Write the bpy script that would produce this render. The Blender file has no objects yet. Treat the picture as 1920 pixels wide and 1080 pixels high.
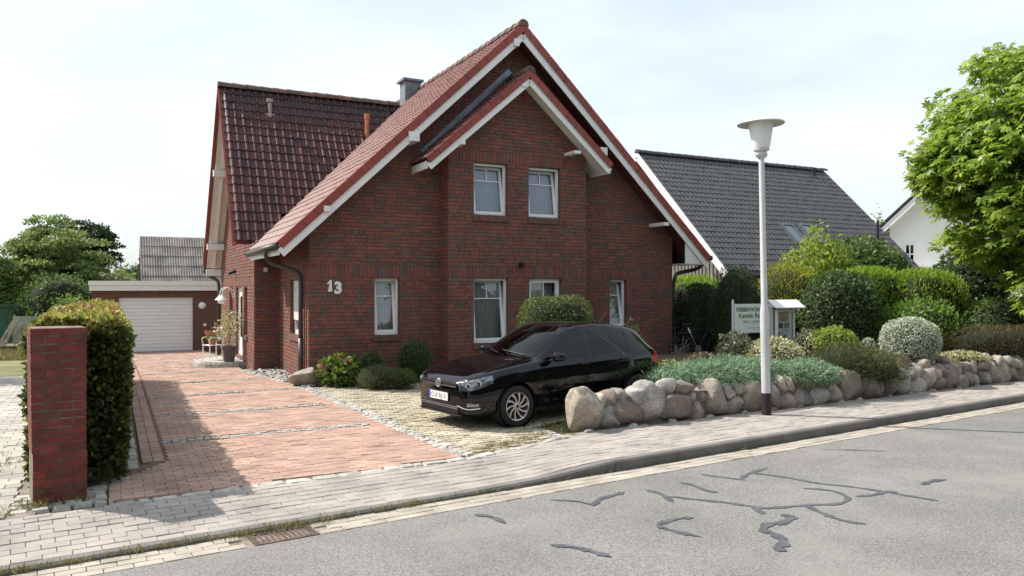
import bpy, math, random
import numpy as np
from mathutils import Vector, Matrix
from mathutils.geometry import tessellate_polygon

random.seed(11)
rng = np.random.default_rng(11)
sc = bpy.context.scene
COL = sc.collection
PI = math.pi

# ------------------------------------------------------------------ camera, sky, sun, exposure
FPX, CAMH = 1450.0, 2.0
cam_data = bpy.data.cameras.new('camera')
cam = bpy.data.objects.new('camera', cam_data)
COL.objects.link(cam)
cam.location = (0, 0, CAMH)
cam.rotation_euler = (PI / 2, 0, 0)
cam_data.sensor_width = 36.0
cam_data.lens = 36.0 * FPX / 1920.0
cam_data.clip_start, cam_data.clip_end = 0.1, 3000
sc.camera = cam

SUN_EL = math.radians(48)
SUN_H = Vector((-0.97, 0.24, 0)).normalized()
TO_SUN = Vector((SUN_H.x * math.cos(SUN_EL), SUN_H.y * math.cos(SUN_EL), math.sin(SUN_EL)))

world = bpy.data.worlds.new('World')
sc.world = world
world.use_nodes = True
wn, wl = world.node_tree.nodes, world.node_tree.links
wn.clear()
w_out = wn.new('ShaderNodeOutputWorld')
w_bg = wn.new('ShaderNodeBackground')
w_sky = wn.new('ShaderNodeTexSky')
w_sky.sky_type = 'NISHITA'
w_sky.sun_disc = False
w_sky.sun_elevation = SUN_EL
w_sky.sun_rotation = math.atan2(TO_SUN.x, TO_SUN.y)
w_sky.air_density = 1.0
w_sky.dust_density = 2.6
w_sky.ozone_density = 1.0
w_bg.inputs['Strength'].default_value = 0.125
# thin high cloud: a soft noise veil that whitens the sky
w_geo = wn.new('ShaderNodeTexCoord')
w_map = wn.new('ShaderNodeMapping')
w_map.inputs['Scale'].default_value = (1.0, 1.0, 3.2)
w_noise = wn.new('ShaderNodeTexNoise')
w_noise.inputs['Scale'].default_value = 1.7
w_noise.inputs['Detail'].default_value = 6.0
w_noise.inputs['Roughness'].default_value = 0.52
w_ramp = wn.new('ShaderNodeValToRGB')
w_ramp.color_ramp.elements[0].position = 0.40
w_ramp.color_ramp.elements[0].color = (0.50, 0.50, 0.50, 1)
w_ramp.color_ramp.elements[1].position = 0.72
w_ramp.color_ramp.elements[1].color = (0.88, 0.88, 0.88, 1)
w_mix = wn.new('ShaderNodeMixRGB')
w_mix.inputs['Color2'].default_value = (6.9, 7.6, 7.9, 1)
wl.new(w_geo.outputs['Generated'], w_map.inputs['Vector'])
wl.new(w_map.outputs['Vector'], w_noise.inputs['Vector'])
wl.new(w_noise.outputs['Fac'], w_ramp.inputs['Fac'])
wl.new(w_ramp.outputs['Color'], w_mix.inputs['Fac'])
wl.new(w_sky.outputs['Color'], w_mix.inputs['Color1'])
wl.new(w_mix.outputs['Color'], w_bg.inputs['Color'])
wl.new(w_bg.outputs['Background'], w_out.inputs['Surface'])

sun_data = bpy.data.lights.new('sun', 'SUN')
sun_data.energy = 5.0
sun_data.angle = math.radians(0.53)
sun_data.color = (1.0, 0.94, 0.85)
sun = bpy.data.objects.new('sun', sun_data)
COL.objects.link(sun)
sun.rotation_euler = TO_SUN.to_track_quat('Z', 'Y').to_euler()

sc.view_settings.view_transform = 'Standard'
sc.view_settings.look = 'None'
sc.view_settings.gamma = 1.0
sc.view_settings.exposure = 0.38

# ------------------------------------------------------------------ frames
HX, HY = -4.26966, 16.29213            # front left corner of the brick house
HT = math.radians(27.334)
HM = Matrix.Translation((HX, HY, 0)) @ Matrix.Rotation(HT, 4, 'Z')
RT = math.radians(33.3)                # street direction
RM = Matrix.Translation((1.17, 8.92, 0)) @ Matrix.Rotation(RT, 4, 'Z')
HMi, RMi = HM.inverted(), RM.inverted()


def px(x, y, depth):
    """point at a given distance along the view axis"""
    return Vector(((x - 960) / FPX * depth, depth, CAMH + (540 - y) / FPX * depth))


def pxg(x, y, z=0.0):
    """point of a photo pixel on the level z"""
    d = (CAMH - z) * FPX / (y - 540.0)
    return Vector(((x - 960) / FPX * d, d, z))


def smooth01(t):
    t = min(1.0, max(0.0, t))
    return t * t * (3 - 2 * t)


def lot_z(u, v):
    """the lot falls gently away behind the house front"""
    return -0.03 * min(12.0, max(0.0, v - 3.0))


# ------------------------------------------------------------------ materials
MATS = {}


def new_mat(name):
    m = bpy.data.materials.new(name)
    m.use_nodes = True
    n, l = m.node_tree.nodes, m.node_tree.links
    n.clear()
    out = n.new('ShaderNodeOutputMaterial')
    b = n.new('ShaderNodeBsdfPrincipled')
    l.new(b.outputs['BSDF'], out.inputs['Surface'])
    MATS[name] = m
    return m, n, l, b, out


def ramp(n, stops, const=False):
    r = n.new('ShaderNodeValToRGB')
    cr = r.color_ramp
    if const:
        cr.interpolation = 'CONSTANT'
    while len(cr.elements) < len(stops):
        cr.elements.new(0.5)
    for e, (p, c) in zip(cr.elements, stops):
        e.position = p
        e.color = (c[0], c[1], c[2], 1)
    return r


def surf(name, color=None, rough=0.7, tone=None, noise=0.25, nscale=6.0, fine=60.0, fineamt=0.15,
         bump=0.0, bscale=80.0, metallic=0.0, spec=0.4, coat=0.0, stain=None, sscale=1.2, samt=0.5, spos=(0.5, 0.68)):
    """procedural surface: per-piece 'tone' ramp or base colour, broad noise, fine grain, stains, bump"""
    m, n, l, b, out = new_mat(name)
    geo = n.new('ShaderNodeNewGeometry')
    pos = geo.outputs['Position']
    if tone:
        at = n.new('ShaderNodeAttribute')
        at.attribute_name = 'tone'
        rp = ramp(n, tone)
        l.new(at.outputs['Fac'], rp.inputs['Fac'])
        col = rp.outputs['Color']
    else:
        c = n.new('ShaderNodeRGB')
        c.outputs[0].default_value = (*color, 1)
        col = c.outputs[0]

    def modulate(col, scale, amt, detail):
        nz = n.new('ShaderNodeTexNoise')
        nz.inputs['Scale'].default_value = scale
        nz.inputs['Detail'].default_value = detail
        l.new(pos, nz.inputs['Vector'])
        mr = n.new('ShaderNodeMapRange')
        mr.inputs['From Min'].default_value = 0.3
        mr.inputs['From Max'].default_value = 0.7
        mr.inputs['To Min'].default_value = 1 - amt
        mr.inputs['To Max'].default_value = 1 + amt
        l.new(nz.outputs['Fac'], mr.inputs['Value'])
        mx = n.new('ShaderNodeMixRGB')
        mx.blend_type = 'MULTIPLY'
        mx.inputs['Fac'].default_value = 1
        l.new(col, mx.inputs['Color1'])
        l.new(mr.outputs['Result'], mx.inputs['Color2'])
        return mx.outputs['Color']

    if noise:
        col = modulate(col, nscale, noise, 4)
    if fineamt:
        col = modulate(col, fine, fineamt, 3)
    if stain:
        nz = n.new('ShaderNodeTexNoise')
        nz.inputs['Scale'].default_value = sscale
        nz.inputs['Detail'].default_value = 7
        nz.inputs['Roughness'].default_value = 0.65
        l.new(pos, nz.inputs['Vector'])
        rp = ramp(n, [(spos[0], (0, 0, 0)), (spos[1], (samt, samt, samt))])
        l.new(nz.outputs['Fac'], rp.inputs['Fac'])
        mx = n.new('ShaderNodeMixRGB')
        l.new(rp.outputs['Color'], mx.inputs['Fac'])
        l.new(col, mx.inputs['Color1'])
        mx.inputs['Color2'].default_value = (*stain, 1)
        col = mx.outputs['Color']
    l.new(col, b.inputs['Base Color'])
    b.inputs['Roughness'].default_value = rough
    b.inputs['Metallic'].default_value = metallic
    b.inputs['Specular IOR Level'].default_value = spec
    if coat:
        b.inputs['Coat Weight'].default_value = coat
        b.inputs['Coat Roughness'].default_value = 0.02
    if bump:
        nz = n.new('ShaderNodeTexNoise')
        nz.inputs['Scale'].default_value = bscale
        nz.inputs['Detail'].default_value = 4
        l.new(pos, nz.inputs['Vector'])
        bp = n.new('ShaderNodeBump')
        bp.inputs['Strength'].default_value = bump
        bp.inputs['Distance'].default_value = 0.01
        l.new(nz.outputs['Fac'], bp.inputs['Height'])
        l.new(bp.outputs['Normal'], b.inputs['Normal'])
    return m


def leafmat(name, stops, rough=0.5, trans=0.35, spec=0.35):
    """leaf colour per leaf from 'tone', with light passing through"""
    m, n, l, b, out = new_mat(name)
    at = n.new('ShaderNodeAttribute')
    at.attribute_name = 'tone'
    rp = ramp(n, stops)
    l.new(at.outputs['Fac'], rp.inputs['Fac'])
    l.new(rp.outputs['Color'], b.inputs['Base Color'])
    b.inputs['Roughness'].default_value = rough
    b.inputs['Specular IOR Level'].default_value = spec
    if trans:
        t = n.new('ShaderNodeBsdfTranslucent')
        hs = n.new('ShaderNodeHueSaturation')
        hs.inputs['Hue'].default_value = 0.48
        hs.inputs['Value'].default_value = 1.25
        l.new(rp.outputs['Color'], hs.inputs['Color'])
        l.new(hs.outputs['Color'], t.inputs['Color'])
        ms = n.new('ShaderNodeMixShader')
        ms.inputs['Fac'].default_value = trans
        l.new(b.outputs['BSDF'], ms.inputs[1])
        l.new(t.outputs['BSDF'], ms.inputs[2])
        l.new(ms.outputs['Shader'], out.inputs['Surface'])
    return m


def glassmat(name, tint=(1, 1, 1), ior=1.5, rough=0.0, boost=0.0):
    m, n, l, b, out = new_mat(name)
    n.remove(b)
    fr = n.new('ShaderNodeFresnel')
    fr.inputs['IOR'].default_value = ior
    tr = n.new('ShaderNodeBsdfTransparent')
    tr.inputs['Color'].default_value = (*tint, 1)
    gl = n.new('ShaderNodeBsdfGlossy')
    gl.inputs['Roughness'].default_value = rough
    mx = n.new('ShaderNodeMixShader')
    ad = n.new('ShaderNodeMath')
    ad.operation = 'ADD'
    ad.use_clamp = True
    ad.inputs[1].default_value = boost
    l.new(fr.outputs['Fac'], ad.inputs[0])
    l.new(ad.outputs['Value'], mx.inputs['Fac'])
    l.new(tr.outputs['BSDF'], mx.inputs[1])
    l.new(gl.outputs['BSDF'], mx.inputs[2])
    l.new(mx.outputs['Shader'], out.inputs['Surface'])
    return m


# masonry
surf('house_brick', tone=[(0.0, (0.235, 0.083, 0.060)), (0.35, (0.195, 0.073, 0.055)), (0.58, (0.155, 0.068, 0.054)),
                          (0.72, (0.130, 0.075, 0.060)), (0.86, (0.122, 0.090, 0.074)), (1.0, (0.128, 0.106, 0.09))],
     rough=0.85, noise=0.18, nscale=14, fine=90, fineamt=0.2, bump=0.25, bscale=120,
     stain=(0.25, 0.16, 0.12), sscale=3, samt=0.18)
surf('mortar', (0.185, 0.157, 0.135), rough=0.95, noise=0.2, nscale=5, fineamt=0.15)
surf('dark_mortar', (0.16, 0.135, 0.115), rough=0.95, noise=0.3, nscale=4)
surf('pillar_brick', tone=[(0.0, (0.20, 0.038, 0.030)), (0.5, (0.16, 0.033, 0.028)), (0.85, (0.125, 0.036, 0.031)), (1.0, (0.085, 0.052, 0.044))],
     rough=0.8, noise=0.28, nscale=9, fine=130, fineamt=0.25, bump=0.5, bscale=90, stain=(0.09, 0.075, 0.05), sscale=5, samt=0.5)
surf('pillar_mortar', (0.20, 0.155, 0.12), rough=0.95, noise=0.4, nscale=7, bump=0.4, stain=(0.07, 0.085, 0.035), sscale=3, samt=0.6)
surf('garage_brick', (0.12, 0.042, 0.034), rough=0.9)
surf('drive_brick', tone=[(0.0, (0.435, 0.282, 0.222)), (0.4, (0.405, 0.258, 0.202)), (0.75, (0.365, 0.235, 0.188)), (1.0, (0.32, 0.218, 0.185))],
     rough=0.9, noise=0.2, nscale=2.2, fine=120, fineamt=0.18, bump=0.3, bscale=150, stain=(0.46, 0.35, 0.28), sscale=1.4, samt=0.4)
surf('drive_joint', (0.19, 0.125, 0.09), rough=1.0, noise=0.4, nscale=9)
surf('pavement_brick', tone=[(0.0, (0.355, 0.318, 0.288)), (0.35, (0.34, 0.303, 0.276)), (0.7, (0.32, 0.285, 0.262)), (1.0, (0.295, 0.275, 0.258))],
     rough=0.92, noise=0.2, nscale=2.0, fine=140, fineamt=0.2, bump=0.35, bscale=140, stain=(0.42, 0.375, 0.335), sscale=1.3, samt=0.6)
surf('pavement_joint', (0.23, 0.195, 0.165), rough=1.0, noise=0.4, nscale=8)
surf('gutter_paver', tone=[(0.0, (0.40, 0.36, 0.305)), (0.6, (0.36, 0.325, 0.275)), (1.0, (0.32, 0.285, 0.24))],
     rough=0.92, noise=0.2, nscale=3, fine=140, fineamt=0.2, bump=0.3, stain=(0.40, 0.36, 0.30), sscale=2, samt=0.5)
surf('parking_paver', tone=[(0.0, (0.45, 0.40, 0.31)), (0.5, (0.39, 0.345, 0.265)), (1.0, (0.31, 0.275, 0.215))],
     rough=0.93, noise=0.25, nscale=2, fine=110, fineamt=0.22, bump=0.4, stain=(0.43, 0.36, 0.19), sscale=1.1, samt=0.6)
surf('parking_joint', (0.27, 0.235, 0.15), rough=1.0, noise=0.5, nscale=3, stain=(0.12, 0.15, 0.045), sscale=1.2, samt=0.8)
surf('concrete_paver', tone=[(0.0, (0.46, 0.43, 0.38)), (0.6, (0.40, 0.37, 0.33)), (1.0, (0.34, 0.32, 0.29))],
     rough=0.93, noise=0.2, nscale=1.5, fine=120, fineamt=0.18, bump=0.3)
surf('granite', tone=[(0.0, (0.48, 0.455, 0.415)), (0.5, (0.40, 0.38, 0.345)), (1.0, (0.31, 0.295, 0.27))],
     rough=0.85, noise=0.25, nscale=12, fine=160, fineamt=0.3, bump=0.5, bscale=60)
surf('kerb_concrete', (0.165, 0.157, 0.148), rough=0.93, noise=0.2, nscale=3, fine=150, fineamt=0.25, bump=0.4, stain=(0.2, 0.18, 0.15), sscale=4, samt=0.5)
surf('asphalt', (0.185, 0.18, 0.173), rough=0.88, noise=0.12, nscale=0.9, fine=80, fineamt=0.55, bump=0.2, bscale=130,
     stain=(0.25, 0.24, 0.225), sscale=0.55, samt=0.55, spos=(0.5, 0.62))
surf('tar', (0.085, 0.088, 0.097), rough=0.6, noise=0.25, nscale=8, fine=80, fineamt=0.2, bump=0.2)
surf('soil', (0.115, 0.085, 0.06), rough=1.0, noise=0.5, nscale=5, fineamt=0.3, bump=0.6, bscale=25)
surf('field', (0.17, 0.16, 0.075), rough=1.0, noise=0.4, nscale=0.8, fineamt=0.3, fine=25, bump=0.6, bscale=20, stain=(0.07, 0.11, 0.03), sscale=0.5, samt=0.7)
surf('boulder', tone=[(0.0, (0.39, 0.335, 0.275)), (0.3, (0.28, 0.24, 0.205)), (0.5, (0.225, 0.18, 0.152)), (0.75, (0.37, 0.35, 0.325)), (1.0, (0.20, 0.185, 0.168))],
     rough=0.9, noise=0.3, nscale=5, fine=45, fineamt=0.38, bump=0.9, bscale=28, stain=(0.12, 0.105, 0.09), sscale=3.2, samt=0.6)
surf('gravel_stone', tone=[(0.0, (0.50, 0.48, 0.44)), (0.5, (0.38, 0.365, 0.34)), (1.0, (0.24, 0.235, 0.225))], rough=0.9, noise=0.2, nscale=20)
# roofs
surf('red_tile', tone=[(0.0, (0.175, 0.068, 0.055)), (0.35, (0.14, 0.052, 0.044)), (0.6, (0.10, 0.040, 0.037)), (0.85, (0.070, 0.032, 0.033)), (1.0, (0.05, 0.034, 0.034))],
     rough=0.5, noise=0.25, nscale=5, fine=60, fineamt=0.2, bump=0.15, spec=0.25, stain=(0.05, 0.04, 0.038), sscale=1.6, samt=0.3)
surf('verge_tile', tone=[(0.0, (0.30, 0.062, 0.045)), (1.0, (0.235, 0.05, 0.04))], rough=0.55, noise=0.15, nscale=6)
surf('ridge_tile', tone=[(0.0, (0.20, 0.10, 0.08)), (1.0, (0.10, 0.075, 0.065))], rough=0.8, noise=0.3, nscale=8, stain=(0.2, 0.18, 0.13), sscale=6, samt=0.6)
surf('dark_tile', tone=[(0.0, (0.068, 0.066, 0.067)), (0.6, (0.048, 0.047, 0.05)), (1.0, (0.034, 0.034, 0.037))],
     rough=0.38, noise=0.2, nscale=4, spec=0.5)
surf('corrugated', (0.26, 0.235, 0.22), rough=0.85, noise=0.3, nscale=1.5, stain=(0.13, 0.12, 0.11), sscale=2.5, samt=0.6)
# trim
surf('white_paint', (0.80, 0.79, 0.77), rough=0.45, noise=0.03, nscale=5, fineamt=0.02)
surf('soffit_white', (0.66, 0.62, 0.58), rough=0.6, noise=0.06, nscale=3, fineamt=0.03)
surf('white_plastic', (0.82, 0.82, 0.82), rough=0.25, noise=0.02, fineamt=0.0, spec=0.5)
surf('white_render', (0.82, 0.81, 0.79), rough=0.9, noise=0.04, nscale=1.0, fineamt=0.03)
surf('gutter_zinc', (0.085, 0.082, 0.08), rough=0.45, metallic=0.6, noise=0.2, nscale=4)
surf('lead', (0.17, 0.19, 0.22), rough=0.4, metallic=0.7, noise=0.2, nscale=5)
surf('slate', (0.16, 0.18, 0.21), rough=0.5, noise=0.3, nscale=9)
surf('clay_pipe', (0.52, 0.19, 0.085), rough=0.6)
surf('grey_plastic', (0.35, 0.27, 0.24), rough=0.6)
surf('black_plastic', (0.015, 0.015, 0.016), rough=0.5, noise=0.1, fineamt=0.0)
surf('dark_room', (0.035, 0.035, 0.038), rough=0.9, fineamt=0.0)
surf('blind', (0.36, 0.43, 0.55), rough=0.85, noise=0.05, fineamt=0.0)
surf('curtain', (0.42, 0.43, 0.42), rough=0.9, noise=0.08, fineamt=0.0)
surf('cladding', (0.19, 0.17, 0.16), rough=0.8, noise=0.25, nscale=6)
surf('green_metal', (0.02, 0.075, 0.045), rough=0.6, noise=0.25, nscale=2)
surf('mossy_sheet', (0.27, 0.29, 0.23), rough=0.8, noise=0.2, nscale=3, stain=(0.10, 0.15, 0.045), sscale=1.6, samt=0.8)
surf('weathered_wood', (0.33, 0.29, 0.24), rough=0.9, noise=0.3, nscale=8)
surf('lamp_metal', (0.60, 0.60, 0.61), rough=0.45, noise=0.08, nscale=3, fineamt=0.05, metallic=0.15)
surf('rubber_black', (0.02, 0.02, 0.022), rough=0.75, noise=0.2)
surf('steel', (0.45, 0.45, 0.46), rough=0.35, metallic=0.9, noise=0.1)
surf('rust_iron', (0.12, 0.085, 0.07), rough=0.8, metallic=0.2, noise=0.4, nscale=20)
surf('sign_white', (0.72, 0.77, 0.74), rough=0.4, noise=0.03, fineamt=0.0)
surf('sign_green', (0.13, 0.22, 0.06), rough=0.6, fineamt=0.0)
surf('sign_ink', (0.18, 0.19, 0.18), rough=0.6, fineamt=0.0)
surf('lamp_cover', (0.80, 0.82, 0.82), rough=0.35, noise=0.02, fineamt=0.0)
surf('car_paint', (0.0022, 0.0024, 0.0040), rough=0.045, noise=0.0, fineamt=0.0, spec=0.5)
surf('chrome', (0.75, 0.76, 0.78), rough=0.12, metallic=1.0, noise=0.0, fineamt=0.0)
surf('alloy', (0.58, 0.58, 0.59), rough=0.28, metallic=0.85, noise=0.0, fineamt=0.0)
surf('tyre', (0.018, 0.018, 0.018), rough=0.8, noise=0.15, nscale=20, fineamt=0.1)
surf('plate_white', (0.82, 0.82, 0.80), rough=0.4, fineamt=0.0, noise=0.02)
surf('plate_blue', (0.02, 0.08, 0.42), rough=0.4, fineamt=0.0, noise=0.0)
surf('red_lens', (0.42, 0.012, 0.012), rough=0.12, fineamt=0.0, noise=0.0, coat=1.0)
surf('lamp_inner', (0.26, 0.28, 0.30), rough=0.3, metallic=0.7, fineamt=0.4, fine=40, noise=0.6, nscale=16)
surf('seat_fabric', (0.016, 0.016, 0.018), rough=0.9)
surf('planter_grey', (0.13, 0.125, 0.12), rough=0.7)
surf('bark', (0.15, 0.115, 0.085), rough=0.95, noise=0.35, nscale=9, bump=0.8, bscale=30)
surf('clay_pot', (0.38, 0.13, 0.07), rough=0.8)
surf('gingham', (0.6, 0.3, 0.3), rough=0.9)
surf('paper_photo', tone=[(0.0, (0.45, 0.33, 0.24)), (0.25, (0.12, 0.10, 0.09)), (0.5, (0.62, 0.60, 0.56)), (0.75, (0.42, 0.52, 0.66)), (1.0, (0.25, 0.10, 0.07))],
     rough=0.5, noise=0.5, nscale=14, fine=50, fineamt=0.3)
glassmat('window_glass', (0.92, 0.95, 0.96), 1.55, boost=0.10)
glassmat('car_glass', (0.16, 0.20, 0.22), 1.55, boost=0.0)
glassmat('clear_lens', (0.95, 0.95, 0.95), 1.45)
glassmat('case_glass', (0.93, 0.95, 0.95), 1.35)


def gingham_nodes():
    m = MATS['gingham']
    n, l = m.node_tree.nodes, m.node_tree.links
    b = next(x for x in n if x.type == 'BSDF_PRINCIPLED')
    tc = n.new('ShaderNodeTexCoord')
    ck = n.new('ShaderNodeTexChecker')
    ck.inputs['Scale'].default_value = 14
    ck.inputs['Color1'].default_value = (0.42, 0.035, 0.05, 1)
    ck.inputs['Color2'].default_value = (0.75, 0.7, 0.68, 1)
    l.new(tc.outputs['Object'], ck.inputs['Vector'])
    l.new(ck.outputs['Color'], b.inputs['Base Color'])


gingham_nodes()


def garage_brick_nodes():
    """masonry too far away to tell its bricks apart"""
    m = MATS['garage_brick']
    n, l = m.node_tree.nodes, m.node_tree.links
    b = next(x for x in n if x.type == 'BSDF_PRINCIPLED')
    tc = n.new('ShaderNodeTexCoord')
    mp = n.new('ShaderNodeMapping')
    mp.inputs['Rotation'].default_value = (PI / 2, 0, 0)
    bt = n.new('ShaderNodeTexBrick')
    bt.inputs['Scale'].default_value = 1.0
    bt.inputs['Brick Width'].default_value = 0.25
    bt.inputs['Row Height'].default_value = 0.083
    bt.inputs['Mortar Size'].default_value = 0.006
    bt.inputs['Color1'].default_value = (0.17, 0.045, 0.035, 1)
    bt.inputs['Color2'].default_value = (0.10, 0.05, 0.042, 1)
    bt.inputs['Mortar'].default_value = (0.2, 0.165, 0.14, 1)
    l.new(tc.outputs['Object'], mp.inputs['Vector'])
    l.new(mp.outputs['Vector'], bt.inputs['Vector'])
    l.new(bt.outputs['Color'], b.inputs['Base Color'])


garage_brick_nodes()


# ------------------------------------------------------------------ mesh helpers
def mesh_np(name, verts, faces, tone=None, smooth=False):
    me = bpy.data.meshes.new(name)
    verts = np.asarray(verts, dtype=np.float32).reshape(-1, 3)
    if isinstance(faces, np.ndarray):
        k = faces.shape[1]
        nf = len(faces)
        me.vertices.add(len(verts))
        me.vertices.foreach_set('co', verts.ravel())
        me.loops.add(nf * k)
        me.loops.foreach_set('vertex_index', faces.astype(np.int32).ravel())
        me.polygons.add(nf)
        me.polygons.foreach_set('loop_start', np.arange(0, nf * k, k, dtype=np.int32))
        me.polygons.foreach_set('loop_total', np.full(nf, k, dtype=np.int32))
        me.update(calc_edges=True)
    else:
        me.from_pydata([tuple(map(float, v)) for v in verts], [], faces)
        me.update()
    if tone is not None:
        a = me.attributes.new('tone', 'FLOAT', 'POINT')
        t = np.broadcast_to(np.asarray(tone, dtype=np.float32), (len(verts),))
        a.data.foreach_set('value', np.ascontiguousarray(t))
    if smooth:
        me.polygons.foreach_set('use_smooth', np.ones(len(me.polygons), dtype=bool))
    return me


def link(name, me, mat=None, parent=None, M=None):
    o = bpy.data.objects.new(name, me)
    COL.objects.link(o)
    if mat and me is not None and len(me.materials) == 0:
        me.materials.append(MATS[mat])
    if parent:
        o.parent = parent
    if M is not None:
        o.matrix_local = M
    return o


def thing(name, label, cat, M=None, group=None):
    o = bpy.data.objects.new(name, None)
    COL.objects.link(o)
    o.empty_display_size = 0.2
    if M is not None:
        o.matrix_world = M
    o['label'] = label
    o['category'] = cat
    if group:
        o['group'] = group
    return o


def tag(o, label, cat, group=None):
    o['label'] = label
    o['category'] = cat
    if group:
        o['group'] = group
    return o


class MB:
    """collects boxes, tubes and sheets into one mesh"""

    def __init__(self):
        self.v, self.f, self.t = [], [], []

    def add(self, verts, faces, tone=0.5):
        b = len(self.v)
        self.v += [tuple(p) for p in verts]
        self.f += [tuple(i + b for i in fc) for fc in faces]
        self.t += [tone] * len(verts)
        return self

    def box(self, x0, x1, y0, y1, z0, z1, tone=0.5):
        v = [(x0, y0, z0), (x1, y0, z0), (x1, y1, z0), (x0, y1, z0), (x0, y0, z1), (x1, y0, z1), (x1, y1, z1), (x0, y1, z1)]
        return self.add(v, [(0, 3, 2, 1), (4, 5, 6, 7), (0, 1, 5, 4), (1, 2, 6, 5), (2, 3, 7, 6), (3, 0, 4, 7)], tone)

    def beam(self, p0, p1, w, h, up=(0, 0, 1), tone=0.5):
        p0, p1, up = Vector(p0), Vector(p1), Vector(up)
        d = (p1 - p0).normalized()
        s = d.cross(up).normalized()
        t = s.cross(d).normalized()
        v = []
        for p in (p0, p1):
            for a, b in ((-1, -1), (1, -1), (1, 1), (-1, 1)):
                v.append(p + s * (a * w / 2) + t * (b * h / 2))
        return self.add(v, [(0, 1, 2, 3), (7, 6, 5, 4), (0, 4, 5, 1), (1, 5, 6, 2), (2, 6, 7, 3), (3, 7, 4, 0)], tone)

    def tube(self, pts, r, n=10, tone=0.5, caps=True):
        pts = [Vector(p) for p in pts]
        rs = r if isinstance(r, (list, tuple)) else [r] * len(pts)
        rings = []
        ref = Vector((0, 0, 1))
        d0 = (pts[1] - pts[0]).normalized()
        if abs(d0.dot(ref)) > 0.9:
            ref = Vector((1, 0, 0))
        s = d0.cross(ref).normalized()
        v = []
        for i, p in enumerate(pts):
            d = (pts[min(i + 1, len(pts) - 1)] - pts[max(i - 1, 0)]).normalized()
            s = (s - d * s.dot(d)).normalized()
            t = d.cross(s)
            for k in range(n):
                a = 2 * PI * k / n
                v.append(p + (s * math.cos(a) + t * math.sin(a)) * rs[i])
        f = []
        for i in range(len(pts) - 1):
            for k in range(n):
                k2 = (k + 1) % n
                f.append((i * n + k, i * n + k2, (i + 1) * n + k2, (i + 1) * n + k))
        if caps:
            f.append(tuple(range(n - 1, -1, -1)))
            f.append(tuple((len(pts) - 1) * n + k for k in range(n)))
        return self.add(v, f, tone)

    def lathe(self, prof, n=24, c=(0, 0, 0), tone=0.5, axis='z'):
        v, f = [], []
        m = len(prof)
        for k in range(n):
            a = 2 * PI * k / n
            for r, z in prof:
                if axis == 'z':
                    v.append((c[0] + r * math.cos(a), c[1] + r * math.sin(a), c[2] + z))
                else:
                    v.append((c[0] + r * math.cos(a), c[1] + z, c[2] + r * math.sin(a)))
        for k in range(n):
            k2 = (k + 1) % n
            for i in range(m - 1):
                f.append((k * m + i, k2 * m + i, k2 * m + i + 1, k * m + i + 1))
        return self.add(v, f, tone)

    def prism(self, poly, d, tone=0.5):
        """planar polygon (list of 3D points) pushed along the vector d"""
        n = len(poly)
        d = Vector(d)
        a = [Vector(p) for p in poly]
        v = a + [p + d for p in a]
        f = [tuple(range(n)), tuple(range(2 * n - 1, n - 1, -1))]
        f += [(i, i + n, (i + 1) % n + n, (i + 1) % n) for i in range(n)]
        return self.add(v, f, tone)

    def build(self, name, mat, parent=None, M=None, smooth=False, kind=None):
        me = mesh_np(name, self.v, self.f, np.array(self.t), smooth)
        o = link(name, me, mat, parent, M)
        if kind:
            o['kind'] = kind
        return o


def autosmooth(o, ang=35):
    me = o.data
    me.polygons.foreach_set('use_smooth', np.ones(len(me.polygons), dtype=bool))
    try:
        me.set_sharp_from_angle(angle=math.radians(ang))
    except Exception:
        pass
    return o


def curve_pts(ctrl, n=8):
    """Catmull-Rom through control points"""
    c = [np.array(p, float) for p in ctrl]
    c = [2 * c[0] - c[1]] + c + [2 * c[-1] - c[-2]]
    out = []
    for i in range(1, len(c) - 2):
        for k in range(n):
            t = k / n
            a, b, d, e = c[i - 1], c[i], c[i + 1], c[i + 2]
            out.append(0.5 * (2 * b + (d - a) * t + (2 * a - 5 * b + 4 * d - e) * t * t + (3 * b - 3 * d + e - a) * t ** 3))
    out.append(c[-2])
    return out


# small repeated pieces: the nearest 300 are objects that share meshes, the rest one joined part
def chambox(cx=0.03, cz=0.12):
    """unit box [-.5,.5]^2 x [0,1] with a chamfered top"""
    a = 0.5 - cx
    v = [(-.5, -.5, 0), (.5, -.5, 0), (.5, .5, 0), (-.5, .5, 0), (-.5, -.5, 1 - cz), (.5, -.5, 1 - cz), (.5, .5, 1 - cz), (-.5, .5, 1 - cz),
         (-a, -.5 + 2 * cx, 1), (a, -.5 + 2 * cx, 1), (a, .5 - 2 * cx, 1), (-a, .5 - 2 * cx, 1)]
    f = [(0, 1, 5, 4), (1, 2, 6, 5), (2, 3, 7, 6), (3, 0, 4, 7), (4, 5, 9, 8), (5, 6, 10, 9), (6, 7, 11, 10), (7, 4, 8, 11), (8, 9, 10, 11)]
    return np.array(v, float), f


def plainbox():
    v = [(-.5, -.5, 0), (.5, -.5, 0), (.5, .5, 0), (-.5, .5, 0), (-.5, -.5, 1), (.5, -.5, 1), (.5, .5, 1), (-.5, .5, 1)]
    f = [(0, 1, 5, 4), (1, 2, 6, 5), (2, 3, 7, 6), (3, 0, 4, 7), (4, 5, 6, 7)]
    return np.array(v, float), f


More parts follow.
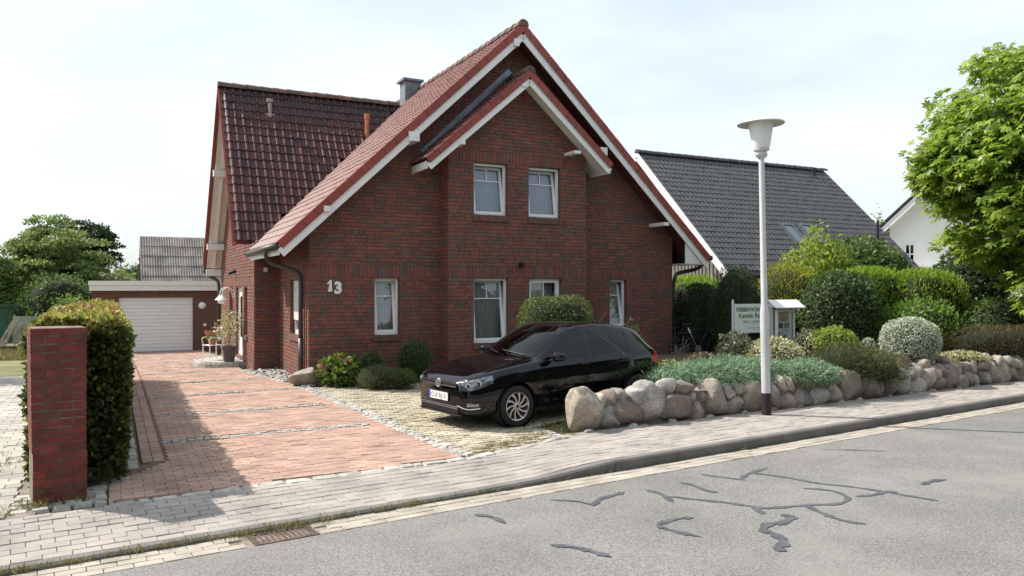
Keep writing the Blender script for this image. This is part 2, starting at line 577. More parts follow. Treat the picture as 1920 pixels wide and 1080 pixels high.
def tile_proto(w, l, hump=0.044, step=0.024):
    """single-roll roof tile: x across, y up the slope, z off the roof"""
    xs = [0, .20, .40, .48, .56, .68, .84, 1.0]
    hs = [.010, .0, .0, .45, .88, 1.0, .68, .06]
    n = len(xs)
    v = []
    for y, dz in ((0, step), (l * 1.08, 0.0)):
        for x, h in zip(xs, hs):
            v.append((x * w, y, dz + h * hump))
    for x, h in zip(xs, hs):
        v.append((x * w, 0.006, step + h * hump - 0.024))
    f = [(i, i + 1, n + i + 1, n + i) for i in range(n - 1)]
    f += [(2 * n + i, 2 * n + i + 1, i + 1, i) for i in range(n - 1)]
    return np.array(v, float), f


PROTO = {'cham': chambox(0.014, 0.07), 'sett': chambox(0.07, 0.35), 'box': plainbox()}
_cache = {}
NT = 10


def pieces(plist, name, mat, parent, parent_M, limit=300, smooth=False, minpx=0.0):
    """plist of (proto, Matrix in the parent's frame, tone, size)"""
    pm = np.array(parent_M)
    scored = []
    for i, (pr, M, tone, size) in enumerate(plist):
        c = pm @ np.array([M[0][3], M[1][3], M[2][3], 1.0])
        X, Y, Z = c[0], c[1], c[2] - CAMH
        if Y < 1.0:
            s = 0
        else:
            sx, sy = X / Y * FPX, Z / Y * FPX
            s = size / Y if abs(sx) < 985 and abs(sy) < 560 else 0
            if s * FPX < minpx:
                s = 0
        scored.append((s, i))
    scored.sort(reverse=True)
    own = set(i for s, i in scored[:limit] if s > 0)
    V, F, T, base = [], [], [], 0
    for i, (pr, M, tone, size) in enumerate(plist):
        pv, pf = PROTO[pr]
        if i in own:
            q = min(NT - 1, int(tone * NT))
            key = (pr, mat, q, name)
            if key not in _cache:
                me = mesh_np(name, pv, pf, (q + 0.5) / NT, smooth)
                me.materials.append(MATS[mat])
                _cache[key] = me
            o = bpy.data.objects.new(name, _cache[key])
            COL.objects.link(o)
            o.parent = parent
            o.matrix_local = M
        else:
            m = np.array(M)
            w = pv @ m[:3, :3].T + m[:3, 3]
            V.append(w)
            F += [tuple(k + base for k in fc) for fc in pf]
            T.append(np.full(len(pv), tone))
            base += len(pv)
    if V:
        me = mesh_np(name + '_field', np.vstack(V), F, np.concatenate(T), smooth)
        o = link(name + '_field', me, mat, parent)
        o['kind'] = 'stuff'


def frame(o, ex, ey, ez, sx=1, sy=1, sz=1):
    ex, ey, ez = Vector(ex) * sx, Vector(ey) * sy, Vector(ez) * sz
    return Matrix(((ex.x, ey.x, ez.x, o[0]), (ex.y, ey.y, ez.y, o[1]), (ex.z, ey.z, ez.z, o[2]), (0, 0, 0, 1)))


def inside(poly, x, y):
    r = False
    n = len(poly)
    for i in range(n):
        x1, y1 = poly[i][0], poly[i][1]
        x2, y2 = poly[(i + 1) % n][0], poly[(i + 1) % n][1]
        if (y1 > y) != (y2 > y) and x < (x2 - x1) * (y - y1) / (y2 - y1) + x1:
            r = not r
    return r


def sheet(name, poly, zf, mat, M=None, parent=None, step=0.0):
    """flat or gently graded polygon sheet; zf(x, y) gives its level"""
    if step <= 0:
        tr = tessellate_polygon([[Vector((p[0], p[1], 0)) for p in poly]])
        v = [(p[0], p[1], zf(p[0], p[1])) for p in poly]
        me = mesh_np(name, v, [tuple(t) for t in tr])
    else:
        xs = [p[0] for p in poly]
        ys = [p[1] for p in poly]
        nx = int((max(xs) - min(xs)) / step) + 1
        ny = int((max(ys) - min(ys)) / step) + 1
        idx, v, f = {}, [], []

        def vid(i, j):
            if (i, j) not in idx:
                x, y = min(xs) + i * step, min(ys) + j * step
                idx[(i, j)] = len(v)
                v.append((x, y, zf(x, y)))
            return idx[(i, j)]
        for i in range(nx):
            for j in range(ny):
                if inside(poly, min(xs) + (i + .5) * step, min(ys) + (j + .5) * step):
                    f.append((vid(i, j), vid(i + 1, j), vid(i + 1, j + 1), vid(i, j + 1)))
        me = mesh_np(name, v, f)
    # normals upward
    o = link(name, me, mat, parent, M)
    up = sum(p.normal.z * p.area for p in me.polygons)
    if up < 0:
        me.flip_normals()
    return o


def struct(o):
    o['kind'] = 'structure'
    return o

# ------------------------------------------------------------------ ground, street, paving
def build_ground():
    us = [-700, -120, -30, -12, -6, 0, 6, 12, 20, 40, 120, 700]
    vs = [-800, -200, -1.2, -1.0, 0, 3, 6, 9, 12, 15, 30, 80, 200, 900]     # -1.2 and -1.0 stand for the line behind the kerb
    v = []
    for b in vs:
        for a in us:
            e = -9.37 + .105 * (max(-120, min(120, a)) - 1.22) + 1.0
            if b in (-1.2, -1.0):
                v.append((a, e + (b + 1.0), -0.30 if b == -1.2 else -0.05))
            elif b > -1 and b < 5 and e > b:
                v.append((a, e + .3 + b * .1, -.05))
            else:
                v.append((a, b, -0.30 if b < -5.4 else -0.05 + lot_z(a, b)))
    n = len(us)
    f = [(j * n + i, j * n + i + 1, (j + 1) * n + i + 1, (j + 1) * n + i) for j in range(len(vs) - 1) for i in range(n - 1)]
    struct(link('ground', mesh_np('ground', v, f), 'field', None, HM))


build_ground()

ROAD_Z = -0.12


def pave_z(p, q):
    return -0.085 * (1 - smooth01((p + 1.4) / 1.4)) * (1 - smooth01(q / 1.1))


def to(Mi, pts):
    return [tuple((Mi @ Vector((p[0], p[1], 0)))[:2]) for p in pts]


def pave(poly, lx, ly, joint, zf, hgt, proto='cham', jz=0.002, jt=0.012, skip=None, rowshift=0.5, jx=0.0, tilt=0.006, tone=None):
    xs, ys = [p[0] for p in poly], [p[1] for p in poly]
    out = []
    y = min(ys) + ly / 2
    r = 0
    while y < max(ys):
        x = min(xs) + (r % 2) * rowshift * (lx + joint) + lx / 2 - lx
        while x < max(xs):
            full = all(inside(poly, x + a * lx * .46, y + b * ly * .46) for a in (-1, 1) for b in (-1, 1))
            cuts = [(x, 1.0)]
            if not full:      # cut the brick to the edge of the field
                ins = [k for k in range(13) if all(inside(poly, x + (k / 12 - .5) * lx, y + b * ly * .46) for b in (-1, 1))]
                cuts = [(x + ((ins[0] + ins[-1]) / 24 - .5) * lx, (ins[-1] - ins[0]) / 12)] if len(ins) > 2 else []
            xg = x
            for x, part in cuts:
                if skip and skip(x, y):
                    continue
                z = zf(x, y)
                dx = (zf(x + .1, y) - zf(x - .1, y)) / .2 + random.gauss(0, tilt)
                dy = (zf(x, y + .1) - zf(x, y - .1)) / .2 + random.gauss(0, tilt)
                ez = Vector((-dx, -dy, 1)).normalized()
                a = random.gauss(0, jt)
                ex = Vector((math.cos(a), math.sin(a), dx)).normalized()
                ey = ez.cross(ex)
                s = (1 + random.uniform(-jx, jx)) * part
                t = random.random() if tone is None else tone(x, y)
                out.append((proto, frame((x, y, z - hgt + random.gauss(0, jz)), ex, ey, ez, lx * s, ly, hgt), t, lx))
            x = xg + lx + joint
        y += ly + joint
        r += 1
    return out


def sett_line(pts, zf, size=0.13, rows=1, jitter=0.25, gap=0.015, depth=0.1, proud=0.006):
    out = []
    for a, b in zip(pts[:-1], pts[1:]):
        a, b = Vector((a[0], a[1], 0)), Vector((b[0], b[1], 0))
        d = (b - a)
        L = d.length
        d.normalize()
        nrm = Vector((-d.y, d.x, 0))
        for r in range(rows):
            s = random.uniform(0, size * .5)
            while s < L:
                w = size * random.uniform(1 - jitter, 1 + jitter * 1.6)
                c = a + d * (s + w / 2) + nrm * ((r - (rows - 1) / 2) * (size + gap) + random.gauss(0, size * .05))
                an = random.gauss(0, 0.08)
                ex = (d * math.cos(an) + nrm * math.sin(an))
                ex.z = random.gauss(0, 0.03)
                ex.normalize()
                ey = Vector((0, 0, 1)).cross(ex).normalized()
                ez = ex.cross(ey)
                out.append(('sett', frame((c.x, c.y, zf(c.x, c.y) - depth + proud + random.gauss(0, 0.004)), ex, ey, ez, w, size * random.uniform(.85, 1.08), depth), random.random(), w))
                s += w + gap
    return out


# asphalt carriageway with its bitumen repair seams
road = sheet('road', [(-160, -6.4), (200, -6.4), (200, -0.355), (-160, -0.355)], lambda x, y: ROAD_Z, 'asphalt', RM)
struct(road)
opp = sheet('opposite_pavement', [(-160, -9.0), (200, -9.0), (200, -6.4), (-160, -6.4)], lambda x, y: -0.03, 'kerb_concrete', RM)
struct(opp)


def tar_seal(pts, w):
    c = curve_pts([RMi @ pxg(860 + a * .552, 680 + b * .552, ROAD_Z) for a, b in pts], 16)
    v, f = [], []
    n = len(c)
    for i, p in enumerate(c):
        d = np.array(c[min(i + 1, n - 1)]) - np.array(c[max(i - 1, 0)])
        d /= max(1e-6, np.linalg.norm(d))
        s = np.array((-d[1], d[0], 0))
        for k in (-1, 1):
            e = w * random.uniform(.70, 1.28) * min(1, .3 + min(i, n - 1 - i) * .14) * (1 + .25 * math.sin(i * .37 + w * 90))
            q = np.array(p) + s * (k * e / 2)
            v.append((q[0], q[1], ROAD_Z + 0.004 + TAR[0] * 0.0002))
    TAR[0] += 1
    f = [(2 * i, 2 * i + 1, 2 * i + 3, 2 * i + 2) for i in range(n - 1)]
    o = link('tar_seal', mesh_np('tar_seal', v, f), 'tar', road)
    if sum(p.normal.z for p in o.data.polygons) < 0:
        o.data.flip_normals()


TAR = [0]
for pts, w in [([(820, 380), (900, 390), (975, 400)], .07), ([(960, 396), (985, 378), (1050, 358)], .08),
               ([(985, 374), (1050, 382), (1120, 392), (1220, 410), (1330, 422), (1440, 438), (1540, 455), (1630, 470)], .075),
               ([(1350, 455), (1410, 450), (1455, 438), (1492, 442)], .08),
               ([(635, 432), (690, 448), (732, 478)], .085), ([(715, 455), (800, 465), (900, 475), (980, 487), (1040, 495), (1120, 490), (1200, 484), (1290, 480), (1322, 463), (1290, 442), (1240, 432), (1170, 428)], .075),
               ([(1000, 488), (1035, 515)], .12), ([(1180, 486), (1230, 510), (1300, 535), (1385, 550)], .085),
               ([(310, 467), (400, 472), (460, 485)], .06), ([(455, 488), (480, 465), (530, 450), (562, 440)], .09),
               ([(750, 408), (800, 418), (840, 435), (882, 442)], .07), ([(800, 528), (740, 532), (680, 552), (720, 570), (820, 592)], .085),
               ([(1095, 518), (1130, 525), (1100, 545), (1055, 550), (1035, 570), (1075, 585), (1105, 610), (1085, 630), (1110, 643)], .12),
               ([(50, 517), (110, 525), (160, 548)], .08), ([(310, 620), (400, 630), (460, 645), (518, 662)], .085),
               ([(1575, 415), (1610, 403), (1655, 398)], .1), ([(1235, 295), (1340, 298), (1450, 301)], .035)]:
    tar_seal(pts, w * .72)

# gutter strip of pale pavers
gut = sheet('gutter_strip', [(-40, -0.36), (60, -0.36), (60, 0.02), (-40, 0.02)], lambda x, y: ROAD_Z - 0.008, 'pavement_joint', RM)
struct(gut)
DRAIN = RMi @ pxg(533, 1005, ROAD_Z)
pieces(pave([(-9, -0.352), (20, -0.352), (20, -0.01), (-9, -0.01)], .2, .1, .008, lambda x, y: ROAD_Z + 0.006, .05, jz=.002,
            skip=lambda x, y: abs(x - DRAIN.x) < .34 and y > -.34), 'gutter_paver', 'gutter_paver', gut, RM)

# kerb of concrete stones, lowered in front of the driveway
kerb = MB().box(-60, 60, .004, .116, -.4, -.16).build('kerb', 'kerb_concrete', None, RM)
struct(kerb)
for k in range(-14, 24):
    p0, p1 = k + .04, k + 1.03
    z0, z1 = pave_z(p0, 0) + .004, pave_z(p1, 0) + .004
    c = .02
    v, f = [], []
    for p, z in ((p0, z0), (p1, z1)):
        v += [(p, 0, -.25), (p, .12, -.25), (p, .12, z), (p, c, z), (p, 0, z - c)]
    f = [(0, 1, 2, 3, 4), (9, 8, 7, 6, 5)] + [(i, i + 5, (i + 1) % 5 + 5, (i + 1) % 5) for i in range(5)]
    o = link('kerb_stone', mesh_np('kerb_stone', v, f), 'kerb_concrete', kerb)

# pavement
LOT = [(-12, 2.08), (-3.75, 7.16), (-.57, 9.12), (.05, 9.72), (.72, 10.42), (.95, 10.76), (11.16, 16.86), (30, 28.1)]
lot_r = to(RMi, LOT)
pav_poly = [(-13, .125), (30, .125)] + [p for p in reversed(lot_r)]
pav = sheet('pavement', pav_poly, lambda x, y: pave_z(x, y) - .012, 'pavement_joint', RM, step=.12)
struct(pav)
pav_in = [(-8.5, .128), (19, .128)] + [(p[0], p[1] - .02) for p in reversed(lot_r[1:-1])] + [(-8.5, lot_r[1][1] + .1)]
pieces(pave(pav_in, .2, .1, .005, pave_z, .06, jz=.002, jt=.012, tilt=.007), 'paver', 'pavement_brick', pav, RM)

# red brick driveway with granite bands, in the house frame
drv_poly = [(-3.72, -8.33), (0.0, -8.06), (-.12, -5.4), (-.22, -2.5), (-.30, -.9), (-.47, .5), (-.86, 2.9), (-.98, 3.4), (-.80, 3.7), (-.66, 9.6), (-.6, 15.0), (-4.4, 15.0), (-3.6, 9), (-3.38, 4.0), (-3.40, -6.6), (-3.72, -7.5)]
drv = sheet('driveway', drv_poly, lambda x, y: lot_z(x, y) - .014, 'drive_joint', HM, step=.15)
struct(drv)
BANDS = [-5.41, -3.15, -.79, 1.33, 3.55, 5.6, 7.7, 9.8]


def drv_skip(x, y):
    if -3.15 < x < -.42 and any(abs(y - b - .03 * (x + 1.8)) < .115 for b in BANDS):
        return True
    return math.hypot((x + .6), (y - 5.8)) < 1.3 and x > -1.8


border = pave([(-3.39, -6.6), (-3.15, -6.6), (-3.13, 9), (-3.37, 9)], .112, .2, .006, lot_z, .06, jz=.002, jt=.006, rowshift=0)
pieces(border + pave([(max(p[0], -3.13) if p[1] > -6.7 else p[0], p[1]) for p in drv_poly], .2, .1, .0055, lot_z, .06, jz=.002, jt=.01, skip=drv_skip), 'paving_brick', 'drive_brick', drv, HM)
setts = []
for b in BANDS:
    setts += sett_line([(-3.13, b - .04), (-.40, b + .043)], lot_z, .085, 2, gap=.008)
setts += sett_line([(-3.80, -8.42), (-1.5, -8.24), (0.05, -8.14), (.42, -8.02)], lot_z, .17, 1, jitter=.5)
setts += sett_line([(0.07, -8.0), (-.05, -5.4), (-.14, -2.5), (-.22, -.9)], lot_z, .115, 2)
setts += sett_line([(-.22, -.9), (-.39, .5), (-.78, 2.9), (-.9, 3.35)], lot_z, .10, 2)
setts += sett_line([(.35, -8.02), (1.0, -7.83), (1.72, -7.52)], lot_z, .14, 1, jitter=.5)
setts += sett_line([(1.62, -7.62), (1.62, -6.95)], lot_z, .13, 2, jitter=.4)
setts += sett_line([(-.1, -.93), (.9, -.98), (2.4, -1.12)], lot_z, .11, 1)
setts += sett_line([(-3.48, -6.9), (-3.50, -4.0), (-3.46, 0)], lot_z, .14, 1)
setts += sett_line([(-3.95, -7.72), (-3.56, -7.35)], lot_z, .16, 1)
setts += pave([(-4.62, -8.42), (-3.74, -8.33), (-3.74, -7.5), (-4.62, -7.5)], .16, .13, .012, lambda x, y: -.004, .08, 'sett', jz=.004, jt=.06, jx=.15, tilt=.02)
pieces(setts, 'granite_sett', 'granite', drv, HM)

# parking bay with open joints
park_poly = [(0.14, -7.98), (.55, -7.92), (1.55, -7.50), (1.60, -6.75), (4.0, -5.6), (7.5, -4.3), (7.5, -1.15), (2.3, -1.06), (-.12, -.9), (0.02, -5)]
park = sheet('parking_bay', park_poly, lambda x, y: -.016, 'parking_joint', HM)
struct(park)
pieces(pave(park_poly, .19, .105, .022, lambda x, y: 0.0, .05, jz=.003, jt=.03, tilt=.02), 'paver', 'parking_paver', park, HM)

# neighbour's grey paving beyond the hedge, strips of soil
npoly = [(-16, -9.5), (-4.45, -8.5), (-4.45, 5.0), (-16, 6.5)]
nb_pave = sheet('neighbour_paving', npoly, lambda x, y: lot_z(x, y) - .018, 'pavement_joint', HM, step=.3)
struct(nb_pave)
pieces(pave([(-8.5, -8.9), (-4.5, -8.5), (-4.5, 4.8), (-12.0, 4.8)], .24, .16, .005, lot_z, .05, jz=.002), 'paver', 'concrete_paver', nb_pave, HM)
struct(sheet('hedge_soil', [(-4.5, -7.55), (-3.62, -7.55), (-3.40, -6.6), (-3.36, 4.0), (-4.5, 4.0)], lambda x, y: lot_z(x, y) - .022, 'soil', HM))
struct(sheet('flower_bed', [(-.40, -.82), (2.3, -1.0), (9.6, -1.1), (9.6, -.02), (.02, -.02), (.02, 3.25), (-.85, 3.25), (-.5, .6)], lambda x, y: -.012, 'soil', HM))

# raised garden behind the boulder wall
WT = math.radians(30.87)
WM = Matrix.Translation((.92, 10.72, 0)) @ Matrix.Rotation(WT, 4, 'Z')
WMi = WM.inverted()


def garden_z(s, n):
    return .42 * smooth01((s - 2.4 - max(0, n - 1) * .25) / 1.0) * (1 if n < 4 else 1 - .5 * smooth01((n - 4) / 4)) if n > .7 else .42


struct(sheet('garden_bed', [(.1, .28), (30, .28), (30, 16), (7.5, 16), (5.6, 7), (3.9, 4), (3.4, 1.3), (2.9, .6)], garden_z, 'soil', WM, step=.25))

# iron drain grate in the gutter
dr = thing('drain_grate', 'rusty slotted iron drain grate in the pale gutter strip by the lowered kerb', 'drain grate', RM @ Matrix.Translation((DRAIN.x, -.19, ROAD_Z)))
MB().box(-.27, .27, -.15, -.125, -.04, .004).box(-.27, .27, .125, .15, -.04, .004).box(-.27, -.245, -.125, .125, -.04, .004).box(.245, .27, -.125, .125, -.04, .004).build('frame', 'rust_iron', dr)
MB().box(-.245, .245, -.125, .125, -.05, -.04).build('sump', 'dark_room', dr)
for k in range(11):
    MB().box(-.225 + k * .045 - .012, -.225 + k * .045 + .012, -.125, .125, -.03, .001).build('bar', 'rust_iron', dr)

# ------------------------------------------------------------------ the brick house (house frame: u along the front, v to the back)
def hray(x, y):
    o = HMi @ Vector((0, 0, CAMH))
    d = HMi.to_3x3() @ Vector(((x - 960) / FPX, 1, (540 - y) / FPX))
    return o, d


def hplane(x, y, p, n):
    o, d = hray(x, y)
    n = Vector(n)
    return o + d * ((Vector(p) - o).dot(n) / d.dot(n))


APEX_U, APEX_Z, MS = 4.80, 8.12, .945
RIDGE_V, RIDGE_Z, FS, BS = 5.95, 7.5, 1.5, 1.24
BAY_U, BAY_Z, BSL = 4.765, 6.93, .875
VERGE = -.55


def z_main(u):
    return APEX_Z - MS * abs(u - APEX_U)


def z_cross(v):
    return RIDGE_Z - FS * (RIDGE_V - v) if v < RIDGE_V else RIDGE_Z - BS * (v - RIDGE_V)


house = thing('brick_house', 'dark red brick house with steep red tiled gables, white trim and number 13', 'house', HM)

WIN = dict(l=(1.41, 1.98, .96, 2.215), r=(7.62, 8.13, .96, 2.215), a=(3.57, 4.42, 3.64, 4.85), b=(4.98, 5.84, 3.64, 4.85),
           c=(3.57, 4.44, .74, 2.225), d=(5.0, 5.87, .74, 2.225))
SIDE_WIN = (.86, 1.90, .93, 2.19)
SLOT_A, DOOR, SLOT_B = (4.25, 4.80, .78, 2.02), (5.12, 6.30, .16, 2.02), (6.95, 7.65, .78, 2.02)

walls = []   # (origin, axis, normal, outline polygon in (a,z), openings, soldier bands)
main_poly = [(0, -.05), (9.63, -.05), (9.63, z_main(9.63) - .2), (APEX_U, APEX_Z - .2), (0, z_main(0) - .2)]
walls.append(((0, 0, 0), (1, 0, 0), (0, -1, 0), main_poly, [WIN['l'], WIN['r']], [(2.23, 2.49)], (2.98, 6.55, 0, 4.7)))
zb0 = BAY_Z - BSL * (BAY_U - 2.96) - .17
bay_poly = [(2.96, -.05), (6.57, -.05), (6.57, zb0), (BAY_U, BAY_Z - .17), (2.96, zb0)]
walls.append(((0, -.5, 0), (1, 0, 0), (0, -1, 0), bay_poly, [WIN[k] for k in 'abcd'], [(2.23, 2.49), (4.86, 5.11)], None))
walls.append(((2.96, 0, 0), (0, -1, 0), (-1, 0, 0), [(0, -.05), (.5, -.05), (.5, zb0), (0, zb0)], [], [(2.23, 2.49), (4.86, 5.11)], None))
walls.append(((6.57, -.5, 0), (0, 1, 0), (1, 0, 0), [(0, -.05), (.5, -.05), (.5, zb0), (0, zb0)], [], [(2.23, 2.49)], None))
# side wall: axis runs towards the street so that a = -v
walls.append(((0, 0, 0), (0, -1, 0), (-1, 0, 0), [(-3.2, -.05), (0, -.05), (0, 3.3), (-3.2, 3.3)], [(-SIDE_WIN[1], -SIDE_WIN[0], SIDE_WIN[2], SIDE_WIN[3])], [(2.23, 2.49)], None))
walls.append(((0, 3.2, 0), (1, 0, 0), (0, -1, 0), [(-.6, -.05), (0, -.05), (0, 3.25), (-.6, 2.95)], [], [], None))
wing_poly = [(-9.6, -.3), (-3.2, -.05), (-3.2, z_cross(3.2) - .15), (-RIDGE_V, RIDGE_Z - .2), (-9.6, z_cross(9.6) - .15)]
walls.append(((-.6, 0, 0), (0, -1, 0), (-1, 0, 0), wing_poly, [(-q[1], -q[0], q[2], q[3]) for q in (SLOT_A, DOOR, SLOT_B)], [(2.05, 2.29)], None))


def spans_at(poly, z):
    xs = []
    n = len(poly)
    for i in range(n):
        (x1, z1), (x2, z2) = poly[i], poly[(i + 1) % n]
        if (z1 > z) != (z2 > z):
            xs.append(x1 + (x2 - x1) * (z - z1) / (z2 - z1))
    xs.sort()
    return [(xs[i], xs[i + 1]) for i in range(0, len(xs) - 1, 2)]


def cut(spans, holes):
    for a, b in holes:
        new = []
        for s, e in spans:
            if b <= s or a >= e:
                new.append((s, e))
            else:
                if a - s > .03:
                    new.append((s, a))
                if e - b > .03:
                    new.append((b, e))
        spans = new
    return spans


def brick_tone():
    r = random.random()
    return random.uniform(0, .5) if r < .58 else (random.uniform(.5, .72) if r < .84 else random.uniform(.72, .95))


def lay_bricks(O, ax, nrm, poly, holes, bands, skipbox):
    O, ax, nrm = Vector(O), Vector(ax), Vector(nrm)
    up = Vector((0, 0, 1))
    zmin, zmax = min(p[1] for p in poly), max(p[1] for p in poly)
    hs = list(holes) + ([skipbox] if skipbox else [])
    out = []

    def brick(a0, a1, z0, z1):
        c = O + ax * ((a0 + a1) / 2) + up * ((z0 + z1) / 2)
        ex = ax
        ez = nrm
        ey = ez.cross(ex)
        out.append(('box', frame(c, ex, ey, ez, a1 - a0, z1 - z0, .017 + random.gauss(0, .0014)), brick_tone(), max(a1 - a0, z1 - z0)))

    segs, z = [], zmin
    for b0, b1 in bands:
        segs.append((z, b0, False))
        segs.append((b0, b1, True))
        z = b1
    segs.append((z, zmax, False))
    for s0, s1, soldier in segs:
        nrow = 1 if soldier else max(1, round((s1 - s0) / .0833))
        rh = (s1 - s0) / nrow
        for r in range(nrow):
            z0 = s0 + r * rh
            zm = z0 + rh / 2
            sp = cut(spans_at(poly, zm), [(h[0], h[1]) for h in hs if h[2] < zm < h[3]])
            for a, b in sp:
                L = b - a
                if soldier:
                    k = max(1, round(L / .0833))
                    for i in range(k):
                        brick(a + i * L / k + .005, a + (i + 1) * L / k - .005, z0 + .005, z0 + rh - .005)
                    continue
                x = a
                last = 0
                first = True
                while x < b - .02:
                    w = .25 if random.random() < .72 else .125
                    if first:
                        w = (.25, .125, .1875)[r % 3]
                        first = False
                    if b - (x + w) < .09:
                        w = b - x
                    brick(x + .0045, x + w - .0045, z0 + .007, z0 + rh - .007)
                    x += w
    return out


allb = []
wall_obj = None
mbw = MB()
for O, ax, nrm, poly, holes, bands, skipbox in walls:
    allb += lay_bricks(O, ax, nrm, poly, holes, bands, skipbox)
    loops = [[Vector((p[0], p[1], 0)) for p in poly]] + [[Vector((h[0], h[2], 0)), Vector((h[0], h[3], 0)), Vector((h[1], h[3], 0)), Vector((h[1], h[2], 0))] for h in holes]
    flat = [p for lp in loops for p in lp]
    tr = tessellate_polygon(loops)
    O, ax, nrm = Vector(O), Vector(ax), Vector(nrm)
    mbw.add([O + ax * p.x + Vector((0, 0, p.y)) for p in flat], [tuple(t) for t in tr])
# rear and right hand walls close the shell
mbw.add([(9.63, 0, -.05), (9.63, 11, -.05), (9.63, 11, 3.35), (9.63, 0, 3.35)], [(0, 1, 2, 3)])
mbw.add([(-.6, 9.6, -.3), (-.6, 9.6, 2.8), (9.63, 9.6, 3.3), (9.63, 9.6, -.3)], [(0, 1, 2, 3)])
wall_obj = mbw.build('wall', 'mortar', house)
pieces(allb, 'brick', 'house_brick', wall_obj, HM)

# brick reveals and sills of the openings
sills = []
for O, ax, nrm, poly, holes, bands, skipbox in walls:
    O, ax, inn = Vector(O), Vector(ax), -Vector(nrm)
    for h in holes:
        mbr = MB()
        p = [O + ax * h[0] + Vector((0, 0, h[2])), O + ax * h[1] + Vector((0, 0, h[2])), O + ax * h[1] + Vector((0, 0, h[3])), O + ax * h[0] + Vector((0, 0, h[3]))]
        for i in range(4):
            a, b = p[i], p[(i + 1) % 4]
            n = max(1, round((b - a).length / (.0833 if i % 2 else .25)))
            for k in range(n):
                q0, q1 = a.lerp(b, k / n), a.lerp(b, (k + .93) / n)
                mbr.add([q0 - inn * .016, q1 - inn * .016, q1 + inn * .16, q0 + inn * .16], [(0, 1, 2, 3)], brick_tone())
        mbr.build('reveal', 'house_brick', house)
        if h[2] > .5:      # rowlock sill
            L = h[1] - h[0] + .06
            n = max(2, round(L / .078))
            for k in range(n):
                a = h[0] - .03 + (k + .5) * L / n
                c = O + ax * a - inn * .055 + Vector((0, 0, h[2] - .066))
                ez = (-inn * 1 + Vector((0, 0, 0.0))).normalized()
                sills.append(('box', frame(c + inn * .05, ax, Vector((0, 0, 1)), ez, L / n - .008, .115, .05), random.uniform(.2, 1), .115))
pieces(sills, 'sill_brick', 'house_brick', house, HM)


def wall_frame(O, ax, nrm, a, z, set_in=.0):
    O, ax, inn = Vector(O), Vector(ax), -Vector(nrm)
    return frame(O + ax * a + Vector((0, 0, z)) + inn * set_in, ax, inn, (0, 0, 1))


def ring(mb, x0, x1, z0, z1, w, y0, y1):
    mb.box(x0, x1, y0, y1, z0, z0 + w).box(x0, x1, y0, y1, z1 - w, z1)
    mb.box(x0, x0 + w, y0, y1, z0 + w, z1 - w).box(x1 - w, x1, y0, y1, z0 + w, z1 - w)
    return mb


def pleats(w, h, n, amp, z0=0.0):
    v, f = [], []
    m = n * 4
    for i in range(m + 1):
        x = w * i / m
        y = amp * math.sin(i * PI / 2) + amp * .5 * math.sin(i * 1.7)
        v += [(x, y, z0), (x, y * .7, z0 + h)]
    f = [(2 * i, 2 * i + 2, 2 * i + 3, 2 * i + 1) for i in range(m)]
    return v, f


def window(M, w, h, tilt=0.0, bars=True, cover='blind', shutter=0.0, barz=.70):
    g = .005
    fr = ring(MB(), g, w - g, g, h - g, .05, .085, .155).build('window', 'white_plastic', house, M)
    T = Matrix.Translation((0, .118, .055)) @ Matrix.Rotation(-tilt, 4, 'X')
    sw, sh = w - .09, h - .10
    sash = MB()
    ring(sash, .045, .045 + sw, 0, sh, .055, -.03, .035)
    if bars:
        zb = sh * barz
        sash.box(.1, w - .1, -.022, .0, zb - .011, zb + .011)
        if bars == 2:
            sash.box(w / 2 - .010, w / 2 + .010, -.022, .0, zb + .011, sh - .055)
    sash.build('sash', 'white_plastic', fr, T)
    MB().add([(.1, 0.006, .055), (w - .1, 0.006, .055), (w - .1, 0.006, sh - .055), (.1, 0.006, sh - .055)], [(0, 1, 2, 3)]).build('pane', 'window_glass', fr, T)
    if cover:
        v, f = pleats(w - .1, h - .06, max(5, int(w / .085)), .018, .03)
        MB().add([(p[0] + .05, p[1] + .33, p[2]) for p in v], f).build('curtain', cover, fr)
    MB().add([(-.3, .75, -.3), (w + .3, .75, -.3), (w + .3, .75, h + .3), (-.3, .75, h + .3)], [(0, 1, 2, 3)]).build('room_shade', 'dark_room', fr)  # dark sheet standing in for the shade of the room behind
    if shutter:
        n = int(h * shutter / .05)
        for k in range(n):
            MB().box(.03, w - .03, .055 + .004 * (k % 2), .072 + .004 * (k % 2), h - .02 - (k + 1) * .05, h - .024 - k * .05).build('shutter_slat', 'white_plastic', fr)
    return fr


F0, FB = walls[0], walls[1]
for key, tl in (('l', .12), ('r', .17)):
    q = WIN[key]
    window(wall_frame(F0[0], F0[1], F0[2], q[0], q[2]), q[1] - q[0], q[3] - q[2], tl, 1, 'curtain')
for key, tl in (('a', .15), ('b', .15), ('c', .13), ('d', .0)):
    q = WIN[key]
    window(wall_frame(FB[0], FB[1], FB[2], q[0], q[2]), q[1] - q[0], q[3] - q[2], tl, 2, 'blind' if key in 'ab' else 'curtain')
S0 = walls[4]
window(wall_frame(S0[0], S0[1], S0[2], -SIDE_WIN[1], SIDE_WIN[2]), SIDE_WIN[1] - SIDE_WIN[0], SIDE_WIN[3] - SIDE_WIN[2], 0, 0, 'curtain', shutter=.72)
W0 = walls[6]
for q in (SLOT_A, SLOT_B):
    window(wall_frame(W0[0], W0[1], W0[2], -q[1], q[2]), q[1] - q[0], q[3] - q[2], 0, 0, None)
